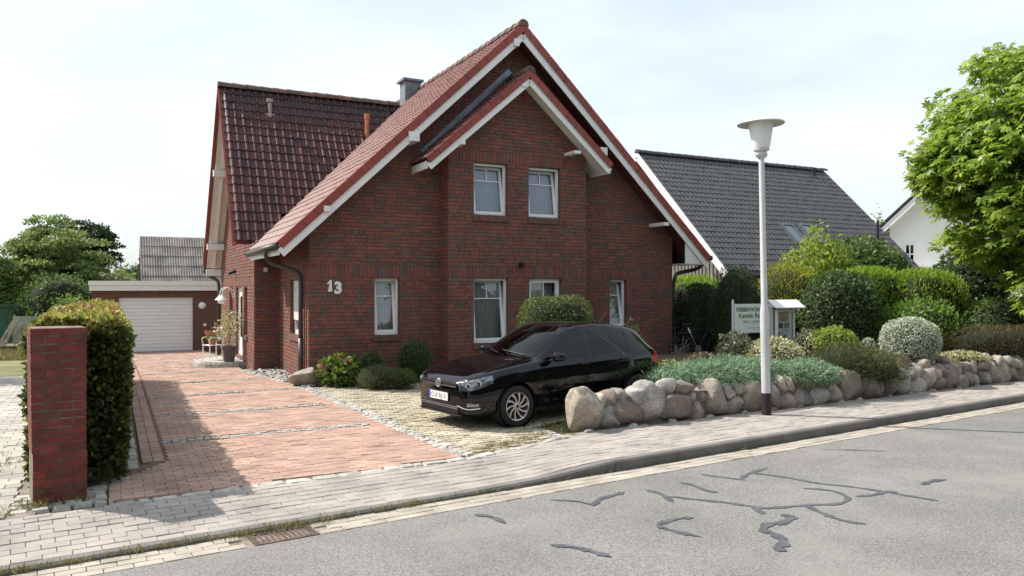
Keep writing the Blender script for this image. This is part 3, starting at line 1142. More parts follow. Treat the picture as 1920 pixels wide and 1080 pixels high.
# front door
q = DOOR
Md = wall_frame(W0[0], W0[1], W0[2], -q[1], q[2])
dw, dh = q[1] - q[0], q[3] - q[2]
door = ring(MB(), .004, dw - .004, .004, dh - .004, .07, .05, .13).build('door', 'white_plastic', house, Md)
MB().box(.07, dw - .07, .075, .115, .07, dh - .07).build('leaf', 'white_plastic', door)
MB().box(.25, dw - .25, .066, .074, .5, dh - .25).build('pane', 'car_glass', door)
MB().tube([(.14, .03, .75), (.14, .03, 1.15)], .014, 8).beam((.14, .03, .8), (.14, .08, .8), .02, .02).beam((.14, .03, 1.1), (.14, .08, 1.1), .02, .02).build('handle', 'steel', door)

# roofs
TW, TL = .20, .292


def roof_tiles(O, ex, ey, width, length, key, mat, keep, slope_tone=None):
    O, ex, ey = Vector(O), Vector(ex).normalized(), Vector(ey).normalized()
    ez = ex.cross(ey)
    tw, tl = PROTO_DIM[key]
    out = []
    for r in range(int(length / tl + .3)):
        for c in range(int(width / tw + .3)):
            p = O + ex * (c * tw) + ey * (r * tl)
            m = p + ex * tw / 2 + ey * tl / 2
            if keep is None or keep(m):
                j = random.gauss(0, .0025)
                out.append((key, frame(p + ez * j, ex, ey, ez), min(1, max(0, random.gauss(.42, .10) + (slope_tone(m) if slope_tone else 0))), tl))
    return out


PROTO_DIM = {'tile': (TW, TL), 'dtile': (.215, .31)}
PROTO['tile'] = tile_proto(TW, TL)
PROTO['dtile'] = tile_proto(.215, .31, .03, .02)


def slope(s):
    n = math.hypot(1, s)
    return 1 / n, s / n


mc, ms_ = slope(MS)
cc, cs_ = slope(FS)
bc, bs_ = slope(BS)
rc, rs_ = slope(BSL)
E_U = -.72
mbs = MB()
zl = z_main(E_U) - .03


def slab(poly, t=.14):
    a, b, c = Vector(poly[0]), Vector(poly[1]), Vector(poly[2])
    n = (b - a).cross(c - a).normalized()
    if n.z < 0:
        n = -n
    mbs.prism(poly, -n * t)


zr = APEX_Z - .03
slab([(E_U, VERGE + .02, zl), (0, VERGE + .02, z_main(0) - .03), (0, 3.15, z_main(0) - .03), (E_U, 3.15, zl)])
slab([(0, VERGE + .02, z_main(0) - .03), (APEX_U, VERGE + .02, zr), (APEX_U, 11, zr), (0, 11, z_main(0) - .03)])
slab([(10.42, VERGE + .02, z_main(10.42) - .03), (APEX_U, VERGE + .02, zr), (APEX_U, 11, zr), (10.42, 11, z_main(10.42) - .03)])
slab([(-1.06, 3.06, z_cross(3.06) - .03), (-.70, 3.06, z_cross(3.06) - .03), (3.95, RIDGE_V, RIDGE_Z - .03), (-1.06, RIDGE_V, RIDGE_Z - .03)])
slab([(-1.06, 9.74, z_cross(9.74) - .03), (-.70, 9.74, z_cross(9.74) - .03), (3.95, RIDGE_V, RIDGE_Z - .03), (-1.06, RIDGE_V, RIDGE_Z - .03)])
BL, BR = 2.27, 7.02
slab([(BL, -.93, BAY_Z - BSL * (BAY_U - BL) - .03), (BAY_U, -.93, BAY_Z - .03), (BAY_U, -.01, BAY_Z - .03), (BL, -.01, BAY_Z - BSL * (BAY_U - BL) - .03)], .10)
slab([(BR, -.93, BAY_Z - BSL * (BR - BAY_U) - .03), (BAY_U, -.93, BAY_Z - .03), (BAY_U, -.01, BAY_Z - .03), (BR, -.01, BAY_Z - BSL * (BR - BAY_U) - .03)], .10)
roof = mbs.build('roof', 'red_tile', house)
tiles = []
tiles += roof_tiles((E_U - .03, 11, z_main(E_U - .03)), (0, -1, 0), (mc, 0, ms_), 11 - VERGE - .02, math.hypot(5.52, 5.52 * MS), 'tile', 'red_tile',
                    lambda p: p.z > z_cross(p.y) - .08 or p.y < 3.0, lambda p: -.30)  # sunlit slope: its brightness is put into paler tile tones
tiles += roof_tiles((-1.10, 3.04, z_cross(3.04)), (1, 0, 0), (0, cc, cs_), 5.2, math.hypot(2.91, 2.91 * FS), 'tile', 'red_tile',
                    lambda p: p.z > z_main(p.x) - .03, lambda p: .26 + .30 * smooth01((p.z - 6.2) / 1.2))  # shaded slope: its shade is put into darker tile tones, darkest near the ridge
tiles += roof_tiles((BL - .02, 0, BAY_Z - BSL * (BAY_U - BL)), (0, -1, 0), (rc, 0, rs_), .95, math.hypot(2.5, 2.5 * BSL), 'tile', 'red_tile', None)
tiles += roof_tiles((BR + .02, -.95, BAY_Z - BSL * (BR - BAY_U)), (0, 1, 0), (-rc, 0, rs_), .95, math.hypot(2.27, 2.27 * BSL), 'tile', 'red_tile', None)
tiles += roof_tiles((10.46, VERGE, z_main(10.46)), (0, 1, 0), (-mc, 0, ms_), 4.0, math.hypot(5.6, 5.6 * MS), 'tile', 'red_tile', None)
pieces(tiles, 'roof_tile', 'red_tile', roof, HM)

# verge tiles, bargeboards, soffits, purlin ends
verge = []


def verge_run(p0, p1, vfront, n, hgt):
    p0, p1 = Vector(p0), Vector(p1)
    d = (p1 - p0) / n
    dn = d.normalized()
    for k in range(n):
        p = p0 + d * (k + .5)
        ex = dn
        ey = Vector((0, -1, 0))
        ez = ex.cross(ey)
        if ez.z < 0:
            ey = -ey
            ez = ex.cross(ey)
        verge.append(('box', frame(Vector((p.x, vfront - .012 * 0, p.z)) - ez * (hgt - .05) + ez * .012 * (k % 1), ex, ey, ez, d.length * .972, .05 + .008 * (k % 2), hgt), random.random(), .3))


def off(u, z):
    return (u, 0, z)


verge_run(off(E_U - .02, z_main(E_U - .02)), off(APEX_U, APEX_Z), VERGE - .02, 23, .17)
verge_run(off(APEX_U, APEX_Z), off(10.44, z_main(10.44)), VERGE - .02, 24, .17)
verge_run(off(BL, BAY_Z - BSL * (BAY_U - BL)), off(BAY_U, BAY_Z), -.97, 10, .15)
verge_run(off(BAY_U, BAY_Z), off(BR, BAY_Z - BSL * (BR - BAY_U)), -.97, 9, .15)
pieces(verge, 'verge_tile', 'verge_tile', roof, HM)
MB().beam((-1.10, 3.0, z_cross(3.0) - .06), (-1.10, RIDGE_V, RIDGE_Z - .06), .03, .10, (-1, 0, 0)).beam((-1.10, 9.76, z_cross(9.76) - .06), (-1.10, RIDGE_V, RIDGE_Z - .06), .03, .10, (-1, 0, 0)).build('verge_board', 'verge_tile', roof)


def bargeboard(u0, z0, u1, z1, v, h):
    MB().beam((u0, v, z0), (u1, v, z1), h, .03, (0, 1, 0)).build('bargeboard', 'white_paint', house)


for s, ue in ((-1, E_U + .03), (1, 10.38)):
    bargeboard(ue, z_main(ue) - .235, APEX_U, APEX_Z - .245, VERGE, .18)
for s, ue in ((-1, BL + .05), (1, BR - .05)):
    bargeboard(ue, BAY_Z - BSL * abs(ue - BAY_U) - .195, BAY_U, BAY_Z - .205, -.95, .15)
class Soffits:
    """each soffit panel becomes a part of its own"""

    def __getattr__(self, k):
        def run(*a):
            m = MB()
            getattr(m, k)(*a)
            m.build('soffit', 'white_paint', house)
        return run


sof = Soffits()
for ue, z0 in ((E_U, z_main(E_U)), (10.42, z_main(10.42))):
    d = .21
    sof.add([(ue, VERGE + .02, z0 - d), (APEX_U, VERGE + .02, APEX_Z - d), (APEX_U, -.012, APEX_Z - d), (ue, -.012, z0 - d)], [(0, 1, 2, 3)])
for ue in (BL, BR):
    z0 = BAY_Z - BSL * abs(ue - BAY_U)
    d = .175
    sof.add([(ue, -.93, z0 - d), (BAY_U, -.93, BAY_Z - d), (BAY_U, -.512, BAY_Z - d), (ue, -.512, z0 - d)], [(0, 1, 2, 3)])
    sof.box(min(ue, ue + .04 * (1 if ue < 4 else -1)), max(ue, ue + .04 * (1 if ue < 4 else -1)), -.92, -.012, z0 - .19, z0 - .03)
    uw = 2.948 if ue < 4 else 6.582
    zw = BAY_Z - BSL * abs(uw - BAY_U)
    sof.add([(ue, -.512, z0 - d), (uw, -.512, zw - d), (uw, -.012, zw - d), (ue, -.012, z0 - d)], [(0, 1, 2, 3)])
# boxed eaves
sof.add([(E_U, -.012, z_main(E_U) - .21), (-.012, -.012, z_main(0) - .222), (-.012, 3.07, z_main(0) - .222), (E_U, 3.07, z_main(E_U) - .21)], [(0, 1, 2, 3)])
sof.box(E_U - .006, E_U + .016, VERGE + .03, 3.07, z_main(E_U) - .24, z_main(E_U) - .04)
sof.box(9.642, 10.36, VERGE + .03, 8, 2.62, 2.64)
sof.box(10.34, 10.362, VERGE + .03, 8, 2.62, 2.80)
sof.prism([(9.65, VERGE + .03, 2.645), (10.35, VERGE + .03, 2.645), (9.65, VERGE + .03, z_main(9.65) - .25)], (0, .015, 0))
sof.box(-1.06, -.61, 9.62, 9.76, 2.38, 2.60)
sb = MB()
for k in range(56):
    t = k / 56
    v = RIDGE_V + .02 + t * (9.66 - RIDGE_V)
    z = z_cross(v) - .285
    sb.beam((-1.05, v, z), (-.612, v, z), .104, .012, (0, bs_, bc), tone=random.random())
sb.build('soffit_boarding', 'soffit_white', house)
MB().beam((-.84, RIDGE_V + .05, RIDGE_Z - .36), (-.84, 9.6, z_cross(9.6) - .335), .07, .09, (0, bs_, bc)).build('flying_rafter', 'white_paint', house)
for v in (7.35, 9.0):
    z = z_cross(v) - .42
    MB().box(-1.10, -.61, v - .09, v + .09, z - .12, z + .06).build('purlin_end', 'white_paint', house)
for x, y, a, b in ((776, 256, .24, .20), (968, 80, .13, .16), (613, 391, .13, .11), (1131, 284, .2, .19), (1248, 420, .16, .09)):
    p = hplane(x, y, (0, -.60, 0), (0, 1, 0))
    MB().box(p.x - a / 2, p.x + a / 2, -.64, -.012, p.z - b / 2, p.z + b / 2).build('purlin_end', 'white_paint', house)
for x, y, a, b in ((868, 267, .11, .08), (1083, 285, .17, .07), (983, 158, .12, .10)):
    p = hplane(x, y, (0, -.98, 0), (0, 1, 0))
    MB().box(p.x - a / 2, p.x + a / 2, -.99, -.512, p.z - b / 2, p.z + b / 2).build('purlin_end', 'white_paint', house)


# ridge caps
def ridge_proto(r=.125, l=.36):
    v, f = [], []
    n = 9
    for x, s in ((0, 1.08), (l * 1.06, .94)):
        for i in range(n):
            a = PI * (i / (n - 1)) * 1.1 - .05 * PI
            v.append((x, r * s * math.cos(a), r * s * math.sin(a) - .05))
    f = [(i, i + 1, n + i + 1, n + i) for i in range(n - 1)] + [tuple(range(n))]
    return np.array(v, float), f


PROTO['ridge'] = ridge_proto()
rid = []


def ridge_run(p0, p1):
    p0, p1 = Vector(p0), Vector(p1)
    d = (p1 - p0).normalized()
    n = round((p1 - p0).length / .36)
    ey = Vector((0, 0, 1)).cross(d)
    for k in range(n):
        rid.append(('ridge', frame(p0 + (p1 - p0) * (k / n) + Vector((0, 0, random.gauss(0, .004))), d, ey, (0, 0, 1)), random.random(), .36))


ridge_run((APEX_U, VERGE - .06, APEX_Z + .05), (APEX_U, 11, APEX_Z + .05))
ridge_run((-1.14, RIDGE_V, RIDGE_Z + .05), (4.0, RIDGE_V, RIDGE_Z + .05))
ridge_run((BAY_U, -1.0, BAY_Z + .05), (BAY_U, 0, BAY_Z + .05))
pieces(rid, 'ridge_tile', 'ridge_tile', roof, HM, smooth=False)
# valley lining
vp = []
for t in np.linspace(0, 1, 12):
    v = 3.04 + t * (RIDGE_V - 3.04)
    z = z_cross(v)
    vp.append((APEX_U - (APEX_Z - z) / MS, v, z))
va = MB()
for a, b in zip(vp[:-1], vp[1:]):
    va.beam((a[0], a[1], a[2] + .012), (b[0], b[1], b[2] + .012), .16, .02, (-.5, -.4, .7))
va.build('valley_lining', 'gutter_zinc', roof)
p0, p1 = hplane(791, 287, (0, -.03, 0), (0, 1, 0)), hplane(956, 133, (0, -.03, 0), (0, 1, 0))
MB().beam(p0, p1, .03, .13, (-.6, 0, .7)).build('flashing', 'lead', roof)

# gutters and downpipes
MB().tube([(E_U - .07, VERGE - .01, zl - .05), (E_U - .07, 3.12, zl - .05)], .068, 12).build('gutter', 'gutter_zinc', house, smooth=True)
MB().tube([(10.50, VERGE, 2.80), (10.50, 8, 2.80)], .068, 12).build('gutter', 'gutter_zinc', house, smooth=True)
MB().tube([(-1.12, 9.80, 2.66), (1, 9.80, 2.66)], .068, 12).build('gutter', 'gutter_zinc', house, smooth=True)
MB().tube(curve_pts([(E_U - .07, .55, zl - .07), (E_U - .07, .55, zl - .20), (E_U + .04, .53, zl - .34), (-.30, .48, zl - .47), (-.13, .45, zl - .56), (-.085, .44, zl - .75), (-.085, .44, zl - 1.2)], 6) + [(-.085, .44, .9)], .048, 12).tube([(-.085, .44, .02), (-.085, .44, .92)], .056, 12).build('downpipe', 'gutter_zinc', house, smooth=True)
MB().tube(curve_pts([(10.5, VERGE + .35, 2.76), (10.5, VERGE + .36, 2.62), (10.3, VERGE + .42, 2.50), (9.9, VERGE + .5, 2.42), (9.72, -.02, 2.3), (9.72, .1, 1.8)], 6) + [(9.72, .1, 0)], .05, 10).build('downpipe', 'gutter_zinc', house, smooth=True)
MB().tube(curve_pts([(-1.08, 9.8, 2.60), (-1.08, 9.8, 2.5), (-.95, 9.78, 2.38), (-.75, 9.74, 2.26), (-.68, 9.70, 2.12), (-.68, 9.68, 1.7)], 6) + [(-.68, 9.68, -.2)], .05, 10).build('downpipe', 'gutter_zinc', house, smooth=True)
MB().tube([(-.03, .18, .05), (-.03, .18, 2.4)], .012, 8).build('conduit', 'clay_pot', house)

# chimney and vent pipes
ch = MB().box(4.28, 4.78, 6.1, 6.6, 7.2, 8.36).build('chimney', 'slate', house)
MB().box(4.20, 4.86, 6.02, 6.68, 8.36, 8.43).build('cap', 'slate', ch)
NF = Vector((0, -cs_, cc))
p = hplane(688, 257, (0, RIDGE_V, RIDGE_Z), NF)
MB().tube([p + Vector((0, 0, -.2)), p + Vector((0, 0, .62))], .058, 14).tube([p + Vector((0, 0, .50)), p + Vector((0, 0, .66))], .074, 14).build('vent_pipe', 'clay_pipe', house)
p = hplane(506, 215, (0, RIDGE_V, RIDGE_Z), NF)
MB().tube([p + Vector((0, 0, -.1)), p + Vector((0, 0, .36))], .05, 12).tube([p + Vector((0, 0, .34)), p + Vector((0, 0, .43))], .09, 12).box(p.x - .13, p.x + .13, p.y - .06, p.y + .06, p.z - .12, p.z + .02).build('vent_pipe', 'grey_plastic', house)


# house number, lamps
def text_mesh(name, s, size, mat, parent, M, ext=.004, align='LEFT', shear=0.0, bold=0.0):
    cu = bpy.data.curves.new(name, 'FONT')
    cu.body = s
    cu.size = size
    cu.extrude = ext
    cu.shear = shear
    cu.offset = bold
    cu.align_x = align
    cu.resolution_u = 3
    tmp = bpy.data.objects.new(name, cu)
    COL.objects.link(tmp)
    dg = bpy.context.evaluated_depsgraph_get()
    me = bpy.data.meshes.new_from_object(tmp.evaluated_get(dg))
    bpy.data.objects.remove(tmp)
    me.materials.clear()
    return link(name, me, mat, parent, M)


TXT = frame((0, 0, 0), (1, 0, 0), (0, 0, 1), (0, -1, 0))
MB().prism([(.36 + a, -.036, 1.925 + b) for a, b in ((0, .165), (.075, .25), (.105, .25), (.115, 0), (.022, 0), (.062, .175), (.03, .15))], (0, .014, 0)).build('house_number', 'white_paint', house)
text_mesh('house_number', '3', .34, 'white_paint', house, Matrix.Translation((.52, -.030, 1.89)) @ TXT, .006, shear=.0, bold=.018)
p = hplane(976, 497, (0, -.5, 0), (0, 1, 0))
MB().box(p.x - .05, p.x + .05, -.60, -.512, p.z - .06, p.z + .06).box(p.x - .035, p.x + .035, -.66, -.60, p.z - .04, p.z + .02).build('wall_spotlight', 'black_plastic', house)
p = hplane(443, 509, (-.6, 0, 0), (1, 0, 0))
MB().box(-.66, -.612, p.y - .05, p.y + .05, p.z - .05, p.z + .05).tube([(-.66, p.y, p.z), (-.80, p.y, p.z - .06)], .045, 10).build('wall_spotlight', 'black_plastic', house)
p = hplane(497, 505, (0, 3.2, 0), (0, 1, 0))
MB().box(p.x - .04, p.x + .04, 3.10, 3.188, p.z - .06, p.z + .04).build('motion_sensor', 'white_plastic', house)
lamp = MB()
for dv in (.25, -.25):
    v0 = 6.62 + dv
    lamp.tube(curve_pts([(-.62, v0, 1.72), (-.68, v0, 1.92), (-.82, v0, 2.02), (-.95, v0, 1.93), (-.97, v0, 1.78)], 5), .014, 8)
    lamp.lathe([(.02, .10), (.035, .06), (.06, .03), (.13, -.04), (.14, -.06), (.12, -.055), (.05, .0)], 16, (-.97, v0, 1.72))
    lamp.lathe([(.0, -.17), (.05, -.15), (.07, -.09), (.05, -.02)], 12, (-.97, v0, 1.72))
autosmooth(lamp.build('wall_lamp', 'white_paint', house))

# granite entrance step
st = MB()
ring_pts = []
for k in range(25):
    a = PI / 2 + PI * k / 24
    ring_pts.append((-.615 + 1.15 * math.cos(a) * .95, 5.8 + 1.15 * math.sin(a), lot_z(0, 5.8) - .02))
st.prism(ring_pts, (0, 0, .175))
step = st.build('entrance_step', 'granite', house)
stp = []
for k in range(24):
    a = PI / 2 + PI * (k + .5) / 24
    d = Vector((math.cos(a), math.sin(a), 0))
    c = Vector((-.615, 5.8, lot_z(0, 5.8))) + Vector((d.x * 1.10, d.y * 1.16, 0))
    tq = Vector((-d.y, d.x, 0))
    stp.append(('sett', frame(c + Vector((0, 0, 0)), tq, -d, (0, 0, 1), .145, .13, .165 + random.gauss(0, .004)), random.random(), .145))
pieces(stp, 'granite_sett', 'granite', step, HM)

# ------------------------------------------------------------------ garage and outbuilding behind
GV = 15.0
GZ = lot_z(0, GV)
garage = thing('brick_garage', 'flat roofed brick garage with white sectional door at the end of the driveway', 'garage', HM)
gp = lambda x, y: hplane(x, y, (0, GV, 0), (0, 1, 0))
gl, gr_ = gp(172, 600).x, gp(412, 600).x
d0, d1 = gp(222, 558), gp(362, 660)
gt = gp(290, 545).z
mb = MB()
mb.box(gl, d0.x, GV, GV + .24, GZ - .1, gt).box(d1.x, gr_ + 1.5, GV, GV + .24, GZ - .1, gt).box(d0.x, d1.x, GV, GV + .24, d0.z, gt)
mb.box(gl, gl + .24, GV + .24, GV + 6, GZ - .1, gt).box(gl + .24, gr_ + 1.5, GV + 5.76, GV + 6, GZ - .1, gt)
mb.build('wall', 'garage_brick', garage)
sol = []
k = 0
a = d0.x - .25
while a < d1.x + .25:
    sol.append(('box', frame((a + .04, GV, d0.z + .12), (1, 0, 0), (0, 0, 1), (0, -1, 0), .072, .235, .012), random.uniform(.3, 1), .23))
    a += .083
pieces(sol, 'lintel_brick', 'house_brick', garage, HM)
fz = gp(290, 527).z
MB().box(gl - .08, gr_ + 1.5, GV - .16, GV + 6.1, gt + .002, (gt + fz) / 2 + .02).build('fascia', 'white_paint', garage)
MB().box(gl - .11, gr_ + 1.5, GV - .19, GV + 6.13, (gt + fz) / 2 + .022, fz).build('roof_edge', 'white_paint', garage)
door_g = MB().box(d0.x, d1.x, GV + .10, GV + .12, GZ, d0.z).build('garage_door', 'white_plastic', garage)
nP = 15
for k in range(nP):
    z0 = GZ + .02 + k * (d0.z - GZ - .03) / nP
    hh = (d0.z - GZ - .03) / nP
    MB().box(d0.x + .01, d1.x - .01, GV + .075, GV + .10, z0 + .008, z0 + hh - .008).build('panel', 'white_plastic', door_g)
p = gp(379, 573)
MB().lathe([(0, -.09), (.10, -.07), (.13, -.02), (.135, 0)], 20, (p.x, GV, p.z), axis='y').build('wall_light', 'lamp_cover', garage, smooth=True)
p = gp(384, 609)
MB().box(p.x - .05, p.x + .05, GV - .03, GV - .001, p.z - .05, p.z + .05).build('key_switch', 'white_plastic', garage)

shed = thing('corrugated_shed', 'barn with steep grey corrugated roof rising behind the garage', 'shed', HM)
SV = 27.0
r0 = hplane(262, 446, (0, SV, 0), (0, 1, 0))
sw_, drop = 13.0, r0.z - 1.6
MB().box(r0.x + .15, r0.x + sw_ - .15, SV - drop * .85 + .4, SV + drop * .85 - .4, -.5, 1.9).prism([(r0.x + .16, SV - drop * .8, 1.8), (r0.x + .16, SV, r0.z - .15), (r0.x + .16, SV + drop * .8, 1.8)], (.2, 0, 0)).build('wall', 'weathered_wood', shed)
deck = MB().prism([(r0.x, SV, r0.z - .06), (r0.x, SV - drop * .9, 1.54), (r0.x, SV - drop * .9, 1.5), (r0.x, SV, r0.z - .12), (r0.x, SV + drop * .9, 1.5), (r0.x, SV + drop * .9, 1.54)], (sw_, 0, 0)).build('roof', 'corrugated', shed)


def corr_sheet(n, w, l, wave=.118, amp=.02):
    v, f = [], []
    xs = np.arange(0, w + .001, wave / 6)
    for y, z in ((0, .03), (l * 1.05, 0)):
        for x in xs:
            v.append((x, y, z + amp * (1 + math.sin(2 * PI * x / wave))))
    m = len(xs)
    f = [(i, i + 1, m + i + 1, m + i) for i in range(m - 1)]
    return np.array(v, float), f


slen = math.hypot(drop * .9, r0.z - 1.5)
PROTO['corr'] = corr_sheet(6, 1.062, slen / 6)
dn = Vector((0, drop * .9, r0.z - 1.5)).normalized()
pl = []
for r in range(6):
    for c in range(12):
        o = Vector((r0.x + c * 1.062, SV - drop * .9, 1.52)) + dn * (r * slen / 6)
        pl.append(('corr', frame(o + Vector((0, -.02, .03)), (1, 0, 0), dn, Vector((1, 0, 0)).cross(dn)), random.random(), 1.0))
pieces(pl, 'roof_sheet', 'corrugated', deck, HM)

# ------------------------------------------------------------------ neighbouring houses on the right
N0 = px(1195, 285, 32.0)
NM = Matrix.Translation((N0.x, N0.y, 0)) @ Matrix.Rotation(HT, 4, 'Z')
nb = thing('dark_roof_house', 'neighbouring house with big dark grey tiled roof, white verge and grey board gable', 'house', NM)
NL, NT_, NZ = 11.05, 5.2, N0.z
ns = (NZ - 2.66) / NT_
nc, nsn = slope(ns)
nroof = MB().prism([(0, 0, NZ - .06), (0, -NT_, 2.60), (0, -NT_, 2.45), (0, 0, NZ - .25), (0, NT_, 2.45), (0, NT_, 2.60)], (NL, 0, 0)).build('roof', 'dark_tile', nb)
pieces(roof_tiles((0, -NT_, 2.62), (1, 0, 0), (0, nc, nsn), NL, math.hypot(NT_, NT_ * ns), 'dtile', 'dark_tile', None), 'roof_tile', 'dark_tile', nroof, NM)
rid = []
ridge_run((-.05, 0, NZ + .03), (NL + .05, 0, NZ + .03))
pieces(rid, 'ridge_tile', 'dark_tile', nroof, NM)
MB().beam((-.03, -NT_ - .05, 2.46), (-.03, .02, NZ - .16), .26, .05, (1, 0, 0)).beam((-.03, NT_ + .05, 2.46), (-.03, -.02, NZ - .16), .26, .05, (1, 0, 0)).build('bargeboard', 'white_paint', nb)
MB().add([(.02, -NT_, 2.43), (.02, 0, NZ - .24), (.5, 0, NZ - .24), (.5, -NT_, 2.43)], [(0, 1, 2, 3)]).build('soffit', 'white_paint', nb)
MB().box(.5, NL - .3, -NT_ + .6, NT_ - .6, 0, 2.5).prism([(.5, -NT_ + .45, 2.4), (.5, 0, NZ - .3), (.5, NT_ - .45, 2.4)], (NL - .8, 0, 0)).build('wall', 'cladding', nb)
k = 0
v = -NT_ + .6
while v < NT_ - .6:
    zt = NZ - ns * abs(v) - .32
    MB().box(.465, .498, v, v + .13, 2.2, max(2.4, zt)).build('cladding_board', 'cladding', nb)
    MB().box(.455, .498, v + .02, v + .18, .6, 2.18).build('cladding_board', 'cladding', nb)
    v += .2
dnv = Vector((0, nc, nsn))
nnv = Vector((0, -nsn, nc))
o_, d_ = NM.inverted() @ Vector((0, 0, CAMH)), NM.inverted().to_3x3()


def nhit(x, y):
    d = d_ @ Vector(((x - 960) / FPX, 1, (540 - y) / FPX))
    return o_ + d * ((Vector((0, 0, NZ)) - o_).dot(nnv) / d.dot(nnv))


for x in (1488, 1521):
    p = nhit(x, 441)
    w_, h_ = .62, 1.2
    M = frame(p + nnv * .07, (1, 0, 0), dnv, nnv)
    fr = MB()
    for (a0, a1, b0, b1) in ((-w_ / 2, w_ / 2, -h_ / 2, -h_ / 2 + .08), (-w_ / 2, w_ / 2, h_ / 2 - .08, h_ / 2), (-w_ / 2, -w_ / 2 + .07, -h_ / 2 + .08, h_ / 2 - .08), (w_ / 2 - .07, w_ / 2, -h_ / 2 + .08, h_ / 2 - .08)):
        fr.box(a0, a1, b0, b1, -.08, .05)
    wf = fr.build('roof_window', 'lead', nb, M)
    MB().add([(-w_ / 2, -h_ / 2, .02), (w_ / 2, -h_ / 2, .02), (w_ / 2, h_ / 2, .02), (-w_ / 2, h_ / 2, .02)], [(0, 1, 2, 3)]).build('pane', 'window_glass', wf)
    MB().add([(-w_ / 2, -h_ / 2, -.02), (w_ / 2, -h_ / 2, -.02), (w_ / 2, h_ / 2, -.02), (-w_ / 2, h_ / 2, -.02)], [(0, 1, 2, 3)]).build('blind', 'blind', wf)
p = nhit(1527, 330)
MB().tube([p, p + Vector((0, 0, .32))], .07, 10).tube([p + Vector((0, 0, .28)), p + Vector((0, 0, .36))], .1, 10).build('vent_pipe', 'black_plastic', nb)
p = nhit(1646, 455)
MB().tube([p - Vector((0, 0, .1)), p + Vector((0, 0, .95))], .06, 10).build('vent_pipe', 'black_plastic', nb)

WH = thing('white_house', 'white rendered house with dark roof and white verge behind the chestnut tree', 'house', Matrix.Translation((px(1668, 500, 44).x, 44, 0)) @ Matrix.Rotation(math.radians(-30), 4, 'Z'))
hw, ez_, az_ = 8.6, 5.75, 10.0
MB().box(0, hw, 0, 9, -.4, ez_).prism([(0, 0.01, ez_ - .01), (hw, 0.01, ez_ - .01), (hw / 2, 0.01, az_ - .25)], (0, 8.9, 0)).build('wall', 'white_render', WH)
rf = MB()
sl_ = (az_ - ez_) / (hw / 2)
for s in (-1, 1):
    c = hw / 2
    e = c + s * (c + .75)
    ze = az_ - sl_ * (c + .75)
    rf.prism([(c, -.7, az_ + .05), (e, -.7, ze + .05), (e, 9.5, ze + .05), (c, 9.5, az_ + .05)], (0, 0, -.16))
    rf.prism([(c, -.82, az_ + .20), (e - .12 * -s, -.82, ze + .13), (e - .12 * -s, 9.5, ze + .13), (c, 9.5, az_ + .20)], (0, 0, -.14))
rfo = rf.build('roof', 'dark_tile', WH)
bb = MB()
for s in (-1, 1):
    c = hw / 2
    e = c + s * (c + .7)
    ze = az_ - sl_ * (c + .7)
    bb.beam((e, -.74, ze - .2), (c, -.74, az_ - .2), .28, .06, (0, 1, 0))
    bb.add([(e, -.7, ze - .13), (c, -.7, az_ - .13), (c, 0, az_ - .13), (e, 0, ze - .13)], [(0, 1, 2, 3)])
    bb.box(min(e, e + .5 * s * -1), max(e, e + .5 * s * -1), -.9, 0, ze - .45, ze - .25)
bb.build('bargeboard', 'white_paint', WH)
for x0, x1, z0, z1 in ((.75, 1.3, 3.3, 4.5), (3.2, 4.6, 3.3, 5.0)):
    wf = ring(MB(), x0, x1, z0, z1, .09, -.06, .05).build('window', 'white_plastic', WH)
    MB().add([(x0, -.02, z0), (x1, -.02, z0), (x1, -.02, z1), (x0, -.02, z1)], [(0, 1, 2, 3)]).build('pane', 'car_glass', wf)
    MB().add([(x0 + .05, .015 - .03, z0 + .05), (x1 - .05, -.015, z0 + .05), (x1 - .05, -.015, z1 - .05), (x0 + .05, -.015, z1 - .05)], [(0, 1, 2, 3)]).build('room_shade', 'dark_room', wf)  # dark sheet close behind the pane stands in for room shade
    if x1 < 2:
        MB().box((x0 + x1) / 2 - .03, (x0 + x1) / 2 + .03, -.055, -.03, z0 + .09, z1 - .09).box(x0 + .09, x1 - .09, -.055, -.03, (z0 + z1) / 2 - .03, (z0 + z1) / 2 + .03).build('glazing_bar', 'white_plastic', wf)
MB().prism([(2.3, -.06, 6.2), (hw - 2.3, -.06, 6.2), (hw / 2, -.06, 8.0)], (0, .05, 0)).build('gable_window', 'car_glass', WH)
MB().box(.2, 2.6, -3.6, -.02, 2.25, 2.4).build('porch_roof', 'white_paint', WH)

# ------------------------------------------------------------------ yard on the left
yd = pxg(10, 648, -.2)
cont = thing('container', 'dark green metal container with overhanging lid in the left hand yard', 'container', Matrix.Translation((yd.x - 1.7, yd.y + .3, -.2)) @ Matrix.Rotation(.15, 4, 'Z'))
MB().box(0, 2.6, 0, 2.2, .08, 1.45).build('body', 'green_metal', cont)
MB().box(-.08, 2.68, -.08, 2.28, 1.46, 1.58).build('lid', 'green_metal', cont)
for x in (.15, 1.0, 1.85, 2.45):
    MB().box(x - .04, x + .04, -.05, -.002, .1, 1.44).build('rib', 'green_metal', cont)
MB().box(.1, .3, .1, .3, -.05, .08).box(2.3, 2.5, .1, .3, -.05, .08).box(2.3, 2.5, 1.9, 2.1, -.05, .08).box(.1, .3, 1.9, 2.1, -.05, .08).build('foot', 'rubber_black', cont)
a, b = pxg(24, 646, -.12), pxg(76, 646, -.12)
sh = thing('metal_screen', 'mossy grey green sheet screen on posts beside the container', 'screen', Matrix.Translation((a.x, a.y, -.12)))
L = b.x - a.x
for k in range(3):
    MB().box(k * L / 3 + .005, (k + 1) * L / 3 - .005, -.012 + .006 * (k % 2), .012 + .006 * (k % 2), .03, 1.06).build('sheet', 'mossy_sheet', sh)
